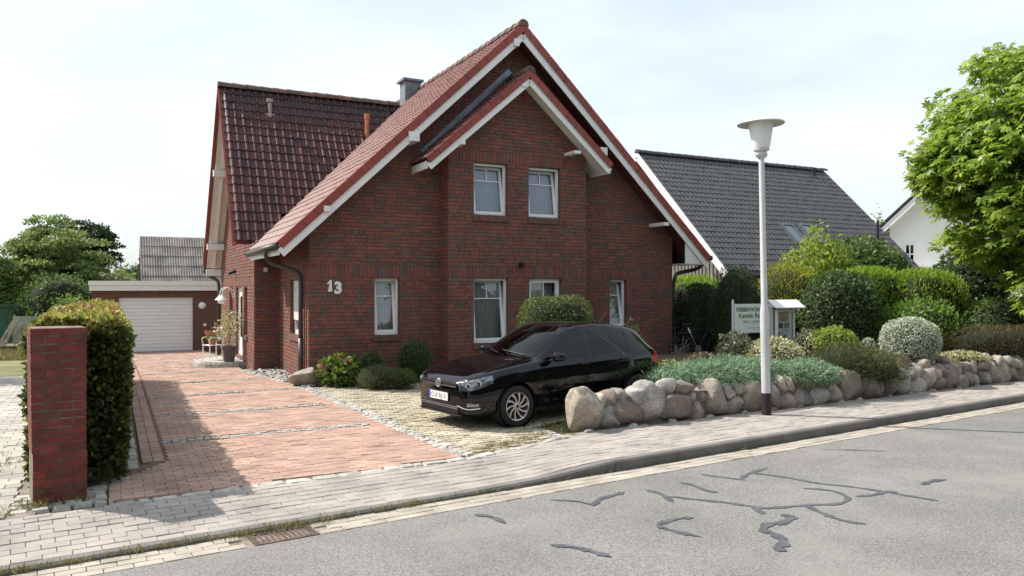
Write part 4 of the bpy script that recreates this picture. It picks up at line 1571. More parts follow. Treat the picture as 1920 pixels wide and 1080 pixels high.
for x in (.04, L * .8, L - .04):
    MB().tube([(x, .04, -.1), (x, .04, 1.12)], .022, 8).build('post', 'steel', sh)
a = pxg(38, 652, -.1)
pal = thing('wooden_pallet', 'weathered wooden pallet lying in the grass left of the brick pillar', 'pallet', Matrix.Translation((a.x - .1, a.y, -.1)) @ Matrix.Rotation(.4, 4, 'Z'))
for k in range(6):
    MB().box(0, 1.0, k * .16, k * .16 + .11, .12, .145).build('slat', 'weathered_wood', pal)
for x in (0, .45, .9):
    MB().box(x, x + .1, 0, .9, 0, .118).build('runner', 'weathered_wood', pal)
a = pxg(6, 648, -.15)
for k, (dx, ln, an) in enumerate(((0, 1.1, .55), (.12, 1.2, .75), (.3, .9, .4))):
    tag(MB().box(-.05, .05, -.012, .012, 0, ln).build('plank', 'weathered_wood', None, Matrix.Translation((a.x + dx, a.y - .3 - .05 * k, -.15)) @ Matrix.Rotation(an, 4, 'Y')), ('long grey plank leaning at a steep angle on the green container', 'longest grey plank leaning flattest on the green container', 'short grey plank propped beside the metal screen')[k], 'plank', 'planks by the container')

# ------------------------------------------------------------------ brick pillar
PM = Matrix.Translation((-4.42, 7.11, 0)) @ Matrix.Rotation(math.radians(35.5), 4, 'Z')
pil = thing('brick_pillar', 'free-standing worn red brick gate pillar in front of the clipped hedge', 'pillar', PM)
PW, PD, CH, NC = .455, .46, .0777, 21
MB().box(.012, PW - .012, .012, PD - .012, -.05, NC * CH - .006).build('mortar_core', 'pillar_mortar', pil)
pbr = []
for c in range(NC):
    wsc = .955 + .065 * c / NC
    sh_ = 0 if c > 5 else .008
    lay = ([.225, .225], [.11, .225, .11])[c % 2]
    tot = sum(lay) + .01 * (len(lay) - 1)
    for row in range(2):
        x = 0
        for w in (lay if row == 0 else lay[::-1]):
            cx = (x + w / 2) / tot * PW
            gap = .016 if c == 6 else 0
            t = random.random() * .8 + (.15 if c in (0, NC - 1) else 0)
            a = random.gauss(0, .006)
            ex = Vector((math.cos(a), math.sin(a), random.gauss(0, .006)))
            ey = Vector((-math.sin(a), math.cos(a), 0))
            x0 = PW / 2 + (cx - PW / 2) * wsc - .006 * c / NC + sh_
            y0 = (PD * .25 + row * PD * .5)
            pbr.append(('cham', frame((x0, y0 + random.gauss(0, .002) - sh_ * .5, c * CH + .004), ex, ey, (0, 0, 1), w * wsc * PW / tot - .0, PD / 2 - .010, CH - .0105), min(1, t), .225))
            x += w + .01
pieces(pbr, 'brick', 'pillar_brick', pil, PM)


# ------------------------------------------------------------------ boulders
def ico(sub):
    import bmesh
    bm = bmesh.new()
    bmesh.ops.create_icosphere(bm, subdivisions=sub, radius=1)
    v = np.array([p.co[:] for p in bm.verts])
    f = [tuple(q.index for q in fc.verts) for fc in bm.faces]
    bm.free()
    return v, f


ICO3, ICO2, ICO1 = ico(4), ico(3), ico(2)


def pnoise(p, freq, seed):
    r = np.random.default_rng(seed)
    out = np.zeros(len(p))
    for k in range(4):
        d = r.normal(size=(3, 3)) * freq * (1.6 ** k)
        ph = r.uniform(0, 6.28, 3)
        s = np.sin(p @ d.T + ph)
        out += (s[:, 0] * s[:, 1] + s[:, 2] * .6) / (1.7 ** k)
    return out * .5


def stone_mesh(name, sx, sy, sz, seed, tone, src=None):
    v, f = src or ICO2
    r = np.random.default_rng(seed)
    p = v.copy()
    # rounded block: superellipsoid
    e = r.uniform(2.2, 3.2)
    k = (np.abs(p) ** e).sum(1) ** (-1 / e)
    p = p * k[:, None]
    for _ in range(13):      # flat broken faces
        n = r.normal(size=3)
        n /= np.linalg.norm(n)
        d = r.uniform(.68, .97)
        over = np.maximum(0, p @ n - d)
        p -= over[:, None] * n * .92
    p *= (1.12 + .07 * pnoise(v, 1.6, seed) + .03 * pnoise(v, 6, seed + 1) + .012 * pnoise(v, 14, seed + 2))[:, None]
    # taper and shear
    tp = r.uniform(-.20, .08)
    p[:, :2] *= (1 + tp * p[:, 2])[:, None]
    p[:, 0] += r.uniform(-.15, .15) * p[:, 2]
    p *= np.array((sx, sy, sz)) / 2
    return mesh_np(name, p, f, tone, True)


bw = thing('boulder_wall', 'low garden wall of rounded field boulders along the pavement', 'garden wall', WM)
sp_, sd = 0.0, 100
core = MB()
core.box(.15, 24, .09, .36, -.1, .40)
core.build('mortar_core', 'dark_mortar', bw)


def boulder(s, n, z, sx, sy, sz, rot=0.0, tone=None, src=None):
    global sd
    sd += 1
    me = stone_mesh('boulder', sx, sy, sz, sd, random.random() if tone is None else tone, src)
    M = Matrix.Translation((s, n, z)) @ Matrix.Rotation(random.uniform(-.35, .35), 4, 'Z') @ Matrix.Rotation(rot, 4, 'Y')
    return link('boulder', me, 'boulder', bw, M)


first = [(.24, .46, .64, -.16, .05, 1), (.62, .34, .36, .15, .9, 0), (.98, .56, .40, .0, .5, 0), (1.42, .48, .62, .10, .78, 1), (1.93, .60, .46, .05, .45, 0), (2.33, .34, .30, 0, .6, 0), (2.72, .50, .58, .0, .3, 1), (3.14, .36, .34, 0, .65, 0), (3.55, .52, .54, .05, .2, 1)]
for s, w, h, rot, tn, tall in first:
    boulder(s, .19, h / 2 - .06, w * 1.12, .42, h * 1.05, rot, tn, ICO3 if s < 2 else None)
    if not tall:
        for k in range(2):
            ww = w * random.uniform(.5, .72)
            hh = random.uniform(.2, .28)
            boulder(s + (k - .5) * w * .55, .2 + random.uniform(-.03, .05), h + hh * .30 - .06, ww, .34, hh, random.uniform(-.3, .3))
s = 3.85
while s < 23:
    w = random.uniform(.26, .48)
    tall = random.random() < .42
    h = random.uniform(.46, .57) if tall else random.uniform(.28, .38)
    boulder(s + w / 2, .19 + random.uniform(-.03, .03), h / 2 - .06, w * 1.14, .42, h * 1.06, random.uniform(-.18, .18))
    if not tall:
        nk = 2 if w > .4 else 1
        for k in range(nk):
            hh = .60 - h + random.uniform(-.06, .04)
            ww = w / nk * random.uniform(1.05, 1.3)
            boulder(s + w * (k + .5) / nk, .21 + random.uniform(-.05, .06), h + hh * .30 - .05, ww, .34, max(.18, hh), random.uniform(-.3, .3))
    elif random.random() < .5:
        boulder(s + w * .9, .30, .50, .26, .25, .2)
    s += w * .93
for k in range(14):
    boulder(.2 + k * .75 + random.uniform(-.2, .2), -.06, .0, random.uniform(.08, .2), .12, .09)
bs1 = link('boulder', stone_mesh('boulder', .56, .5, .42, 77, .25, ICO3), 'boulder', None, Matrix.Translation(pxg(571, 722)) @ Matrix.Translation((0, 0, .13)))
tag(bs1, 'single rounded brown boulder at the house corner below the downpipe', 'boulder')

# slate gravel at the foot of the side wall
gv_, gf_, gt_ = [], [], []
base = 0
iv, if_ = ico(1)
for k in range(420):
    u, v = random.uniform(-.85, 0), random.uniform(-.75, 3.1)
    if u < -.30 - .11 * max(0, v + .6) or (v < -.1 and u > -.1 and random.random() < .2):
        continue
    q = HM @ Vector((u, v, random.uniform(0, .03)))
    m = Matrix.Rotation(random.uniform(0, 6.3), 3, 'Z') @ Matrix.Rotation(random.gauss(0, .4), 3, 'X')
    sc_ = np.array((random.uniform(.04, .09), random.uniform(.03, .06), random.uniform(.012, .025)))
    gv_.append((iv * sc_ * (1 + .2 * rng.normal(size=(len(iv), 1)))) @ np.array(m).T + np.array(q))
    gf_ += [tuple(i + base for i in f) for f in if_]
    gt_.append(np.full(len(iv), random.random()))
    base += len(iv)
for k in range(160):
    u, v = random.uniform(.1, 2.2), random.uniform(-.85, -.25)
    q = HM @ Vector((u, v, random.uniform(0, .025)))
    m = Matrix.Rotation(random.uniform(0, 6.3), 3, 'Z') @ Matrix.Rotation(random.gauss(0, .4), 3, 'X')
    sc_ = np.array((random.uniform(.03, .07), random.uniform(.03, .05), random.uniform(.012, .025)))
    gv_.append((iv * sc_) @ np.array(m).T + np.array(q))
    gf_ += [tuple(i + base for i in f) for f in if_]
    gt_.append(np.full(len(iv), random.uniform(.4, 1)))
    base += len(iv)
o = link('gravel', mesh_np('gravel', np.vstack(gv_), gf_, np.concatenate(gt_)), 'gravel_stone')
o['kind'] = 'stuff'
o['label'] = 'loose grey slate gravel along the foot of the brick side wall'

# ------------------------------------------------------------------ street lamp
LM = Matrix.Translation((4.02, 12.22, 0)) @ Matrix.Rotation(math.radians(-1.1), 4, 'Y')
sl = thing('street_lamp', 'white metal street lamp with round hat standing on the pavement by the boulder wall', 'street lamp', LM)
autosmooth(MB().lathe([(0, -.05), (.075, -.05), (.075, .34), (.070, .345)], 24).build('base_sleeve', 'rubber_black', sl))
autosmooth(MB().lathe([(.069, .33), (.069, 1.56), (.064, 1.66), (.050, 1.74), (.043, 4.08), (.0, 4.08)], 24).build('pole', 'lamp_metal', sl))
MB().box(-.03, .03, -.073, -.06, .62, .9).build('hatch', 'lamp_metal', sl)
autosmooth(MB().lathe([(.052, 4.05), (.085, 4.08), (.095, 4.12), (.075, 4.15), (.12, 4.17), (.125, 4.20), (.0, 4.20)], 24).build('collar', 'lamp_metal', sl))
autosmooth(MB().lathe([(.0, 4.205), (.118, 4.205), (.135, 4.25), (.195, 4.60), (.0, 4.60)], 28).build('lamp_glass', 'lamp_cover', sl))
autosmooth(MB().lathe([(.355, 4.580), (.366, 4.593), (.355, 4.608), (.22, 4.650), (.08, 4.685), (0, 4.69)], 32).lathe([(0, 4.602), (.2, 4.602), (.355, 4.580)], 32).build('hat', 'lamp_metal', sl))

# ------------------------------------------------------------------ sign board and display case
SD = 17.2
s0 = px(1374, 668, SD)
SM = Matrix.Translation((s0.x, s0.y, s0.z)) @ Matrix.Rotation(HT, 4, 'Z')
sg = thing('sign_board', 'pale sign board with green lettering on grey posts, partly behind the lamp post', 'sign', SM)
zt, zb = px(0, 570, SD).z - s0.z, px(0, 625, SD).z - s0.z
pt = px(0, 562, SD).z - s0.z
BWD = 1.10
for x in (0, BWD + .05):
    MB().tube([(x, 0, -.35), (x, 0, pt)], .028, 10).build('post', 'lamp_metal', sg)
bd = MB().box(.03, BWD + .02, -.03, -.012, zb, zt).build('board', 'sign_white', sg)
HB = zt - zb
TX = lambda x, z: Matrix.Translation((x, -.0315, z)) @ TXT
text_mesh('lettering', 'FERIENWOHNUNG', .125, 'sign_green', bd, TX(.075, zt - HB * .26), .001, bold=.006)
text_mesh('lettering', 'Kerstin Rah', .15, 'sign_green', bd, TX(.14, zt - HB * .48), .001, bold=.005)
text_mesh('lettering', '04721-63591', .10, 'sign_ink', bd, TX(.28, zt - HB * .67), .001)
MB().box(.40, .92, -.0322, -.0305, zt - HB * .84, zt - HB * .83).box(.55, .90, -.0322, -.0305, zt - HB * .90, zt - HB * .89).build('small_print', 'sign_ink', bd)

c0 = px(1448, 668, 17.5)
CM = Matrix.Translation((c0.x, c0.y, .3)) @ Matrix.Rotation(HT, 4, 'Z')
dc = thing('display_case', 'white roofed notice case with pinned photographs beside the sign board', 'notice case', CM)
czt = px(0, 578, 17.8).z - .3
cw = .72
for x in (.02, cw - .02):
    MB().box(x - .035, x + .035, .02, .09, -.2, czt + .05).build('post', 'lamp_metal', dc)
cab = ring(MB(), .09, cw - .07, .42, czt - .03, .035, -.05, .02).box(.09, cw - .07, .0, .02, .42, czt - .03).build('cabinet', 'sign_white', dc)
MB().add([(.12, -.046, .45), (cw - .10, -.046, .45), (cw - .10, -.046, czt - .06), (.12, -.046, czt - .06)], [(0, 1, 2, 3)]).build('pane', 'case_glass', cab)
hc = czt - .03 - .42
for k, (x0, x1, y0, y1, t) in enumerate(((.14, .50, .66, .93, .0), (.20, .33, .46, .62, .25), (.37, .53, .46, .63, .05), (.26, .50, .30, .43, .75), (.34, .43, .05, .27, 1.0), (.16, .24, .18, .36, .35), (.45, .55, .08, .24, .5))):
    MB().box(x0, x1, -.004 - .001 * (k % 2), -.001, .42 + hc * y0, .42 + hc * y1, t).build('photo_print', 'paper_photo', cab)
rfz = czt + .03
rr = MB()
for s in (-1, 1):
    rr.prism([(-.10, .04, rfz + .17), (-.10, .04 + s * .25, rfz), (-.10, .04 + s * .25, rfz - .02), (-.10, .04, rfz + .15)], (cw + .2, 0, 0))
rr.build('roof', 'white_paint', dc)
MB().prism([(-.02, .04 - .2, rfz), (-.02, .04 + .2, rfz), (-.02, .04, rfz + .14)], (.02, 0, 0)).build('gable', 'white_paint', dc)

# ------------------------------------------------------------------ bicycle, cloth, chair, planter
bz = .12
b0 = px(1277, 655, 19.6)
BM = Matrix.Translation((b0.x, b0.y, bz)) @ Matrix.Rotation(math.radians(12), 4, 'Z')
bi = thing('bicycle', 'dark bicycle with silver frame tube parked by the dark hedge', 'bicycle', BM)
for x in (0, 1.06):
    wv = MB()
    n = 28
    for r, rad in ((.335, .018),):
        pts = [(x + r * math.cos(2 * PI * k / n), 0, .345 + r * math.sin(2 * PI * k / n)) for k in range(n + 1)]
        wv.tube(pts, rad, 8, caps=False)
    wh = wv.build('wheel', 'tyre', bi, smooth=True)
    spk = MB()
    for k in range(14):
        a = 2 * PI * k / 14
        spk.tube([(x, 0, .345), (x + .32 * math.cos(a), 0, .345 + .32 * math.sin(a))], .0022, 4)
    spk.tube([(x, -.04, .345), (x, .04, .345)], .02, 8).build('spokes', 'steel', wh)
MB().tube([(.18, 0, .88), (.45, 0, .34)], .022, 8).build('seat_tube', 'steel', bi, smooth=True)
MB().tube([(.45, 0, .34), (.80, 0, .90)], .02, 8).tube([(.20, 0, .80), (.78, 0, .84)], .016, 8).tube([(.45, 0, .34), (0, 0, .345)], .012, 8).tube([(.18, 0, .84), (0, 0, .345)], .01, 8).tube([(.80, 0, .92), (.86, 0, .7), (1.06, 0, .345)], .018, 8).build('frame', 'black_plastic', bi, smooth=True)
MB().tube([(.80, 0, .9), (.79, 0, 1.05)], .014, 8).tube(curve_pts([(.62, -.28, 1.07), (.76, -.2, 1.07), (.80, 0, 1.05), (.76, .2, 1.07), (.62, .28, 1.07)], 4), .012, 8).build('handlebar', 'black_plastic', bi, smooth=True)
MB().prism([(.05, -.07, .92), (.05, .07, .92), (.28, .025, .94), (.32, 0, .94), (.28, -.025, .94)], (0, 0, .045)).build('saddle', 'black_plastic', bi)
MB().lathe([(0, -.01), (.09, -.01), (.09, .01), (0, .01)], 16, (.45, -.05, .34), axis='y').build('chainring', 'steel', bi)
MB().box(-.15, .3, -.06, .06, .72, .735).build('luggage_rack', 'black_plastic', bi)

v, f = pleats(.55, 1.15, 5, .05)
cl = link('tablecloth', mesh_np('tablecloth', v, f), 'gingham', None, Matrix.Translation((px(1263, 600, 22.5).x, 22.5, .75)))
tag(cl, 'red and white checked cloth hanging behind the house corner', 'cloth')

SZ = lot_z(0, 5.8) + .155
Pm = HM @ Matrix.Translation((-.98, 4.95, SZ))
plt = thing('planter', 'tall square grey planter with pale leafy shrub on the entrance step', 'planter', Pm)
MB().add([(-.12, -.12, 0), (.12, -.12, 0), (.12, .12, 0), (-.12, .12, 0), (-.17, -.17, .38), (.17, -.17, .38), (.17, .17, .38), (-.17, .17, .38)],
         [(3, 2, 1, 0), (0, 1, 5, 4), (1, 2, 6, 5), (2, 3, 7, 6), (3, 0, 4, 7)]).build('pot', 'planter_grey', plt)
MB().box(-.19, .19, -.19, -.14, .36, .42).box(-.19, .19, .14, .19, .36, .42).box(-.19, -.14, -.14, .14, .36, .42).box(.14, .19, -.14, .14, .36, .42).build('rim', 'planter_grey', plt)
MB().box(-.14, .14, -.14, .14, .34, .37).build('soil', 'soil', plt)

Cm = HM @ Matrix.Translation((-1.28, 5.75, SZ)) @ Matrix.Rotation(-1.2, 4, 'Z')
chr_ = thing('garden_chair', 'small white metal chair on the entrance step with a flower pot on it', 'chair', Cm)
for x, y, h in ((-.18, -.18, .40), (.18, -.18, .40), (-.18, .18, .78), (.18, .18, .78)):
    MB().tube([(x * 1.1, y * 1.1, 0), (x, y, .38), (x, y * 1.15, h)], .014, 8).build('leg', 'white_paint', chr_)
for k in range(5):
    MB().box(-.2, .2, -.2 + k * .082, -.2 + k * .082 + .068, .39, .405).build('seat_slat', 'white_paint', chr_)
MB().tube(curve_pts([(-.18, .207, .78), (0, .22, .86), (.18, .207, .78)], 5), .014, 8).tube([(-.18, .2, .56), (.18, .2, .56)], .012, 8).tube([(0, .205, .56), (0, .22, .86)], .01, 8).build('backrest', 'white_paint', chr_)
MB().tube(curve_pts([(-.18, -.18, .4), (-.2, -.2, .58), (-.19, .0, .6), (-.18, .19, .58)], 4), .012, 8).tube(curve_pts([(.18, -.18, .4), (.2, -.2, .58), (.19, .0, .6), (.18, .19, .58)], 4), .012, 8).build('armrest', 'white_paint', chr_)
pot = thing('flower_pot', 'terracotta pot of red and pink flowers standing on the white chair', 'flower pot', Cm @ Matrix.Translation((0, -.02, .406)))
autosmooth(MB().lathe([(0, 0), (.08, 0), (.12, .16), (.13, .16), (.13, .19), (.10, .19), (.09, .15), (0, .15)], 18).build('pot', 'clay_pot', pot))

# ------------------------------------------------------------------ the black car (x from nose to tail, seen from its -y side)
CARM = Matrix.Translation((-1.06, 11.30, 0)) @ Matrix.Rotation(math.radians(36.6), 4, 'Z')
car = thing('parked_car', 'glossy black five-door hatchback parked on the bay behind the boulder wall', 'car', CARM)
XS = np.linspace(0, 3.97, 795)


def prof(pts, sm=.05):
    x = [p[0] for p in pts]
    y = [p[1] for p in pts]
    d = np.interp(np.linspace(-.5, 4.47, 995), x, y)
    k = max(1, int(sm / .005))
    ker = np.hanning(2 * k + 1)
    ker /= ker.sum()
    d = np.convolve(np.pad(d, k, mode='edge'), ker, 'valid')
    return lambda q: np.interp(q, np.linspace(-.5, 4.47, 995), d)


ZT = prof([(0, .655), (.03, .695), (.10, .745), (.25, .80), (.5, .862), (.8, .915), (1.0, .945), (1.09, .985), (1.36, 1.155), (1.62, 1.305), (1.86, 1.398), (2.10, 1.437), (2.45, 1.455), (2.8, 1.440), (3.15, 1.40), (3.40, 1.345), (3.52, 1.285), (3.68, 1.13), (3.82, .985), (3.91, .90), (3.955, .82), (3.97, .78)])
WD = prof([(0, .50), (.03, .62), (.10, .715), (.22, .775), (.42, .815), (.8, .838), (3.2, .838), (3.6, .81), (3.8, .765), (3.92, .68), (3.97, .58)], .04)
ZB = prof([(0, .24), (.05, .21), (.2, .185), (3.6, .21), (3.9, .28), (3.97, .34)])
ZS = prof([(0, .60), (.1, .67), (.25, .735), (.5, .795), (.8, .845), (1.02, .875), (1.3, .90), (2.0, .93), (3.0, .965), (3.5, .985), (3.75, .96), (3.88, .86), (3.97, .74)])
YR = prof([(0, .42), (.1, .60), (.3, .66), (.8, .675), (1.0, .675), (1.15, .675), (1.5, .655), (1.95, .63), (2.5, .625), (3.3, .60), (3.55, .58), (3.7, .60), (3.85, .60), (3.97, .50)], .08)
DR = prof([(0, .02), (.9, .028), (1.2, .03), (1.6, .05), (2.0, .062), (3.4, .062), (3.6, .05), (3.97, .02)])


def section(x, n=5):
    w, zb, zs, zt, yr, dr = (float(f(x)) for f in (WD, ZB, ZS, ZT, YR, DR))
    h = zs - zb
    rz = zt - dr
    c = [(0, zb), (w * .55, zb), (w * .86, zb + .01), (w * .955, zb + h * .10), (w * .972, zb + h * .25), (w * .995, zb + h * .42), (w, zb + h * .58), (w * .992, zb + h * .74),
         (w * .982, zb + h * .87), (w * .945, zs), ((w * .945 + yr) / 2 + .012, (zs + rz) / 2 + .006), (yr, rz), (yr * .86, zt - dr * .32), (yr * .5, zt - dr * .06), (0, zt)]
    return np.array(curve_pts(c, n))


def sweep(x, y, z):
    """windscreen and scuttle curve back towards the sides"""
    g = smooth01((x - .9) / .25) * (1 - smooth01((x - 1.75) / .5))
    return .17 * min(1.0, (y / .62) ** 2) * g * smooth01((z - float(ZS(x))) / .06)


stations = sorted(set(list(np.linspace(0, .3, 16)) + list(np.linspace(.3, 3.6, 76)) + list(np.linspace(3.6, 3.97, 16))))
secs = [section(x) for x in stations]
m = len(secs[0])
V, F = [], []
ringn = 2 * m - 2
for x, s in zip(stations, secs):
    for y, z in s:
        V.append((x + sweep(x, y, z), -y, z))
    for y, z in s[-2:0:-1]:
        V.append((x + sweep(x, y, z), y, z))
for i in range(len(stations) - 1):
    for k in range(ringn):
        k2 = (k + 1) % ringn
        F.append((i * ringn + k, (i + 1) * ringn + k, (i + 1) * ringn + k2, i * ringn + k2))
F.append(tuple(range(ringn)))
F.append(tuple((len(stations) - 1) * ringn + k for k in range(ringn - 1, -1, -1)))
body_me = mesh_np('body', V, F)
tmp = bpy.data.objects.new('tmp_body', body_me)
COL.objects.link(tmp)
cutters = []
WX = (.80, 3.27)
for x in WX:
    for s in (-1, 1):
        mb = MB()
        mb.lathe([(0, -.25), (.338, -.25), (.345, .25), (0, .25)], 40, (x, s * .80, .315), axis='y')
        me = mesh_np('cut', mb.v, mb.f)
        import bmesh
        bm = bmesh.new()
        bm.from_mesh(me)
        bmesh.ops.remove_doubles(bm, verts=bm.verts, dist=1e-5)
        bmesh.ops.recalc_face_normals(bm, faces=bm.faces)
        bm.to_mesh(me)
        bm.free()
        co = bpy.data.objects.new('tmp_cut', me)
        COL.objects.link(co)
        cutters.append(co)
        md = tmp.modifiers.new('b', 'BOOLEAN')
        md.operation = 'DIFFERENCE'
        md.object = co
        md.solver = 'EXACT'
dg = bpy.context.evaluated_depsgraph_get()
bme = bpy.data.meshes.new_from_object(tmp.evaluated_get(dg))
for o in cutters + [tmp]:
    bpy.data.objects.remove(o)


def yside(x, z):
    s = section(x, 4)
    k = 4 * 11
    return float(np.interp(z, s[8:k + 1, 1], s[8:k + 1, 0]))


def ztop(x, y):
    s = section(x, 4)[4 * 9:]
    return float(np.interp(abs(y), s[::-1, 0], s[::-1, 1]))


SIDE_GLASS = {'f': ([(1.30, .935), (2.22, .958)], [(1.30, .938), (1.50, 1.08), (1.75, 1.235), (1.98, 1.318), (2.22, 1.348)]),
              'r': ([(2.30, .962), (3.0, .985)], [(2.30, 1.350), (2.7, 1.348), (2.95, 1.320), (3.0, 1.30)]),
              'q': ([(3.06, .992), (3.36, 1.06)], [(3.06, 1.29), (3.2, 1.245), (3.36, 1.07)])}


def band_z(key, x):
    lo, hi = SIDE_GLASS[key]
    return np.interp(x, [p[0] for p in lo], [p[1] for p in lo]), np.interp(x, [p[0] for p in hi], [p[1] for p in hi])


def in_glass(c, mg=.035):
    x, y, z = c
    if abs(y) > .45:
        for k, (lo, hi) in SIDE_GLASS.items():
            if lo[0][0] + mg < x < lo[-1][0] - mg:
                a, b = band_z(k, x)
                if a + mg < z < b - mg:
                    return True
    ymax = float(YR(x)) - .09
    e = .20 * (y / .65) ** 2
    if 1.10 + e < x < 1.80 + e * .5 and abs(y) < ymax and z > .95:
        return True
    if 3.58 < x < 3.80 and abs(y) < .42 and z > 1.0:
        return True
    return False


bm = bmesh.new()
bm.from_mesh(bme)
bmesh.ops.delete(bm, geom=[f for f in bm.faces if in_glass(f.calc_center_median())], context='FACES')
bm.to_mesh(bme)
bm.free()
bme.materials.clear()
body = link('body', bme, 'car_paint', car)
autosmooth(body, 32)


def side_patch(name, mat, lo, hi, parent, side, offs=.004, nx=18, nz=7):
    x0, x1 = lo[0][0], lo[-1][0]
    v, f = [], []
    for i in range(nx + 1):
        x = x0 + (x1 - x0) * i / nx
        a = np.interp(x, [p[0] for p in lo], [p[1] for p in lo])
        b = np.interp(x, [p[0] for p in hi], [p[1] for p in hi])
        for k in range(nz + 1):
            z = a + (b - a) * k / nz
            v.append((x - offs * .4 * (1 if x < .3 else 0), side * (yside(x, z) + offs), z))
    for i in range(nx):
        for k in range(nz):
            q = (i * (nz + 1) + k, (i + 1) * (nz + 1) + k, (i + 1) * (nz + 1) + k + 1, i * (nz + 1) + k + 1)
            f.append(q if side < 0 else q[::-1])
    return link(name, mesh_np(name, v, f, .5, True), mat, parent)


for s in (-1, 1):
    for key in 'frq':
        side_patch('window', 'car_glass', *SIDE_GLASS[key], car, s, .012 if key == 'f' else .004)
    side_patch('fog_light', 'lamp_inner', [(.055, .335), (.19, .335)], [(.055, .385), (.19, .375)], car, s, .006, 8, 3)
    side_patch('tail_light', 'red_lens', [(3.60, .80), (3.88, .70)], [(3.60, .83), (3.70, .965), (3.88, .93)], car, s, .006, 10, 5)
    hl = side_patch('headlight', 'lamp_inner', [(.006, .548), (.14, .572), (.40, .660)], [(.006, .662), (.14, .712), (.30, .752), (.40, .764)], car, s, .003, 18, 6)
    lens = side_patch('lens', 'clear_lens', [(.006, .548), (.14, .572), (.40, .660)], [(.006, .662), (.14, .712), (.30, .752), (.40, .764)], hl, s, .012, 18, 6)
    for xx, zz, rr_ in ((.07, .625, .045), (.19, .655, .050)):
        yy = yside(xx, zz) + .004
        mb = MB()
        dd = Vector((-.75, s * .6, 0)).normalized()
        c = Vector((xx, s * yy, zz))
        mb.tube([c - dd * .03, c + dd * .004], [rr_, rr_ * .9], 16)
        mb.build('reflector', 'chrome', hl, smooth=False)
        MB().tube([c + dd * .0045, c + dd * .0065], rr_ * .55, 12).build('bulb', 'black_plastic', hl)


def top_patch(name, x0f, x1f, ymf, mat, offs, nx=14, ny=18):
    v, f = [], []
    for i in range(nx + 1):
        for k in range(ny + 1):
            c = -1 + 2 * k / ny
            x = x0f(c) + (x1f(c) - x0f(c)) * i / nx
            y = c * ymf(x)
            zz = ztop(x, y)
            v.append((x + sweep(x, y, zz) + offs[0], y, zz + offs[1]))
    for i in range(nx):
        for k in range(ny):
            f.append((i * (ny + 1) + k, (i + 1) * (ny + 1) + k, (i + 1) * (ny + 1) + k + 1, i * (ny + 1) + k + 1))
    o = link(name, mesh_np(name, v, f, .5, True), mat, car)
    if sum(p.normal.z for p in o.data.polygons) < 0:
        o.data.flip_normals()
    return o


top_patch('windscreen', lambda c: 1.06 + .02 * c * c, lambda c: 1.85, lambda x: float(YR(x)) - .045, 'car_glass', (-.003, .005))
top_patch('rear_window', lambda c: 3.56, lambda c: 3.82, lambda x: .50, 'car_glass', (.004, .004))
# interior
it = MB()
it.box(1.05, 3.5, -.62, .62, .30, .36).box(1.08, 1.40, -.60, .60, .60, .88)
for y in (-.35, .35):
    it.box(1.85, 2.30, y - .24, y + .24, .45, .60)
    it.prism([(2.20, y - .23, .55), (2.32, y - .23, .55), (2.50, y - .2, 1.12), (2.40, y - .2, 1.12)], (0, .44, 0))
    it.box(2.42, 2.50, y - .12, y + .12, 1.13, 1.28)
    it.box(3.20, 3.28, y - .12, y + .12, 1.08, 1.2)
it.box(2.75, 3.2, -.58, .58, .45, .6).prism([(3.1, -.58, .55), (3.22, -.58, .55), (3.32, -.56, 1.08), (3.24, -.56, 1.08)], (0, 1.14, 0))
it.build('interior', 'seat_fabric', car)
stw = MB()
c = Vector((1.55, -.35, .88))
stw.tube([c + Vector((.09 * math.cos(a) * -.9, .18 * math.sin(a), .17 * math.cos(a))) for a in np.linspace(0, 2 * PI, 25)], .014, 8, caps=False)
stw.build('steering_wheel', 'black_plastic', car, smooth=True)
# grille, emblem, plate, intakes
nose = lambda y: float(np.interp(abs(y), [float(WD(x)) * .97 for x in np.linspace(0, .22, 23)], np.linspace(0, .22, 23)))
gm = MB()
NG = 24
gy = np.linspace(-.50, .50, NG + 1)


def nose_strip(mb, y0, y1, z0, z1, off=.006, n=20, dz=lambda y: 0.0, lean=0.0):
    ys = np.linspace(y0, y1, n + 1)
    v, f = [], []
    for y in ys:
        x = nose(y)
        v += [(x - off, y, z0 + dz(y)), (x - off + lean, y, z1 + dz(y)), (x + .03, y, z1 + dz(y)), (x + .03, y, z0 + dz(y))]
    for i in range(n):
        a, b = 4 * i, 4 * i + 4
        f += [(a, a + 1, b + 1, b), (a + 1, a + 2, b + 2, b + 1), (a + 3, a, b, b + 3)]
    mb.add(v, f)
    return mb


gr = nose_strip(MB(), -.46, .46, .585, .655, .004).build('grille', 'black_plastic', car)
for z in (.592, .618, .644):
    nose_strip(MB(), -.455, .455, z, z + .007, .010).build('grille_bar', 'chrome' if z != .618 else 'black_plastic', gr)
lo_ = nose_strip(MB(), -.52, .52, .225, .335, .006).build('lower_intake', 'black_plastic', car)
for k, z in enumerate((.243, .267, .291, .315)):
    nose_strip(MB(), -.505, .505, z, z + .008, .013).build('slat', 'steel' if k > 1 else 'black_plastic', lo_)
nose_strip(MB(), -.58, .58, .195, .215, .02).build('front_lip', 'black_plastic', car)
for s in (-1, 1):
    pts = [(.50, .343), (.58, .318), (.64, .302), (.70, .302), (.755, .312)]
    MB().tube([(nose(y) - .012, s * y, z) for y, z in curve_pts(pts, 4)], .0075, 6).build('chrome_trim', 'chrome', car)
em = Vector((nose(0) - .016, 0, .622))
eb = MB().lathe([(0, -.006), (.062, -.006), (.066, 0), (.066, .01), (0, .01)], 28, (0, 0, 0), axis='y').build('emblem', 'lamp_inner', car, frame(em, (0, -1, 0), (1, 0, 0), (0, 0, 1)))
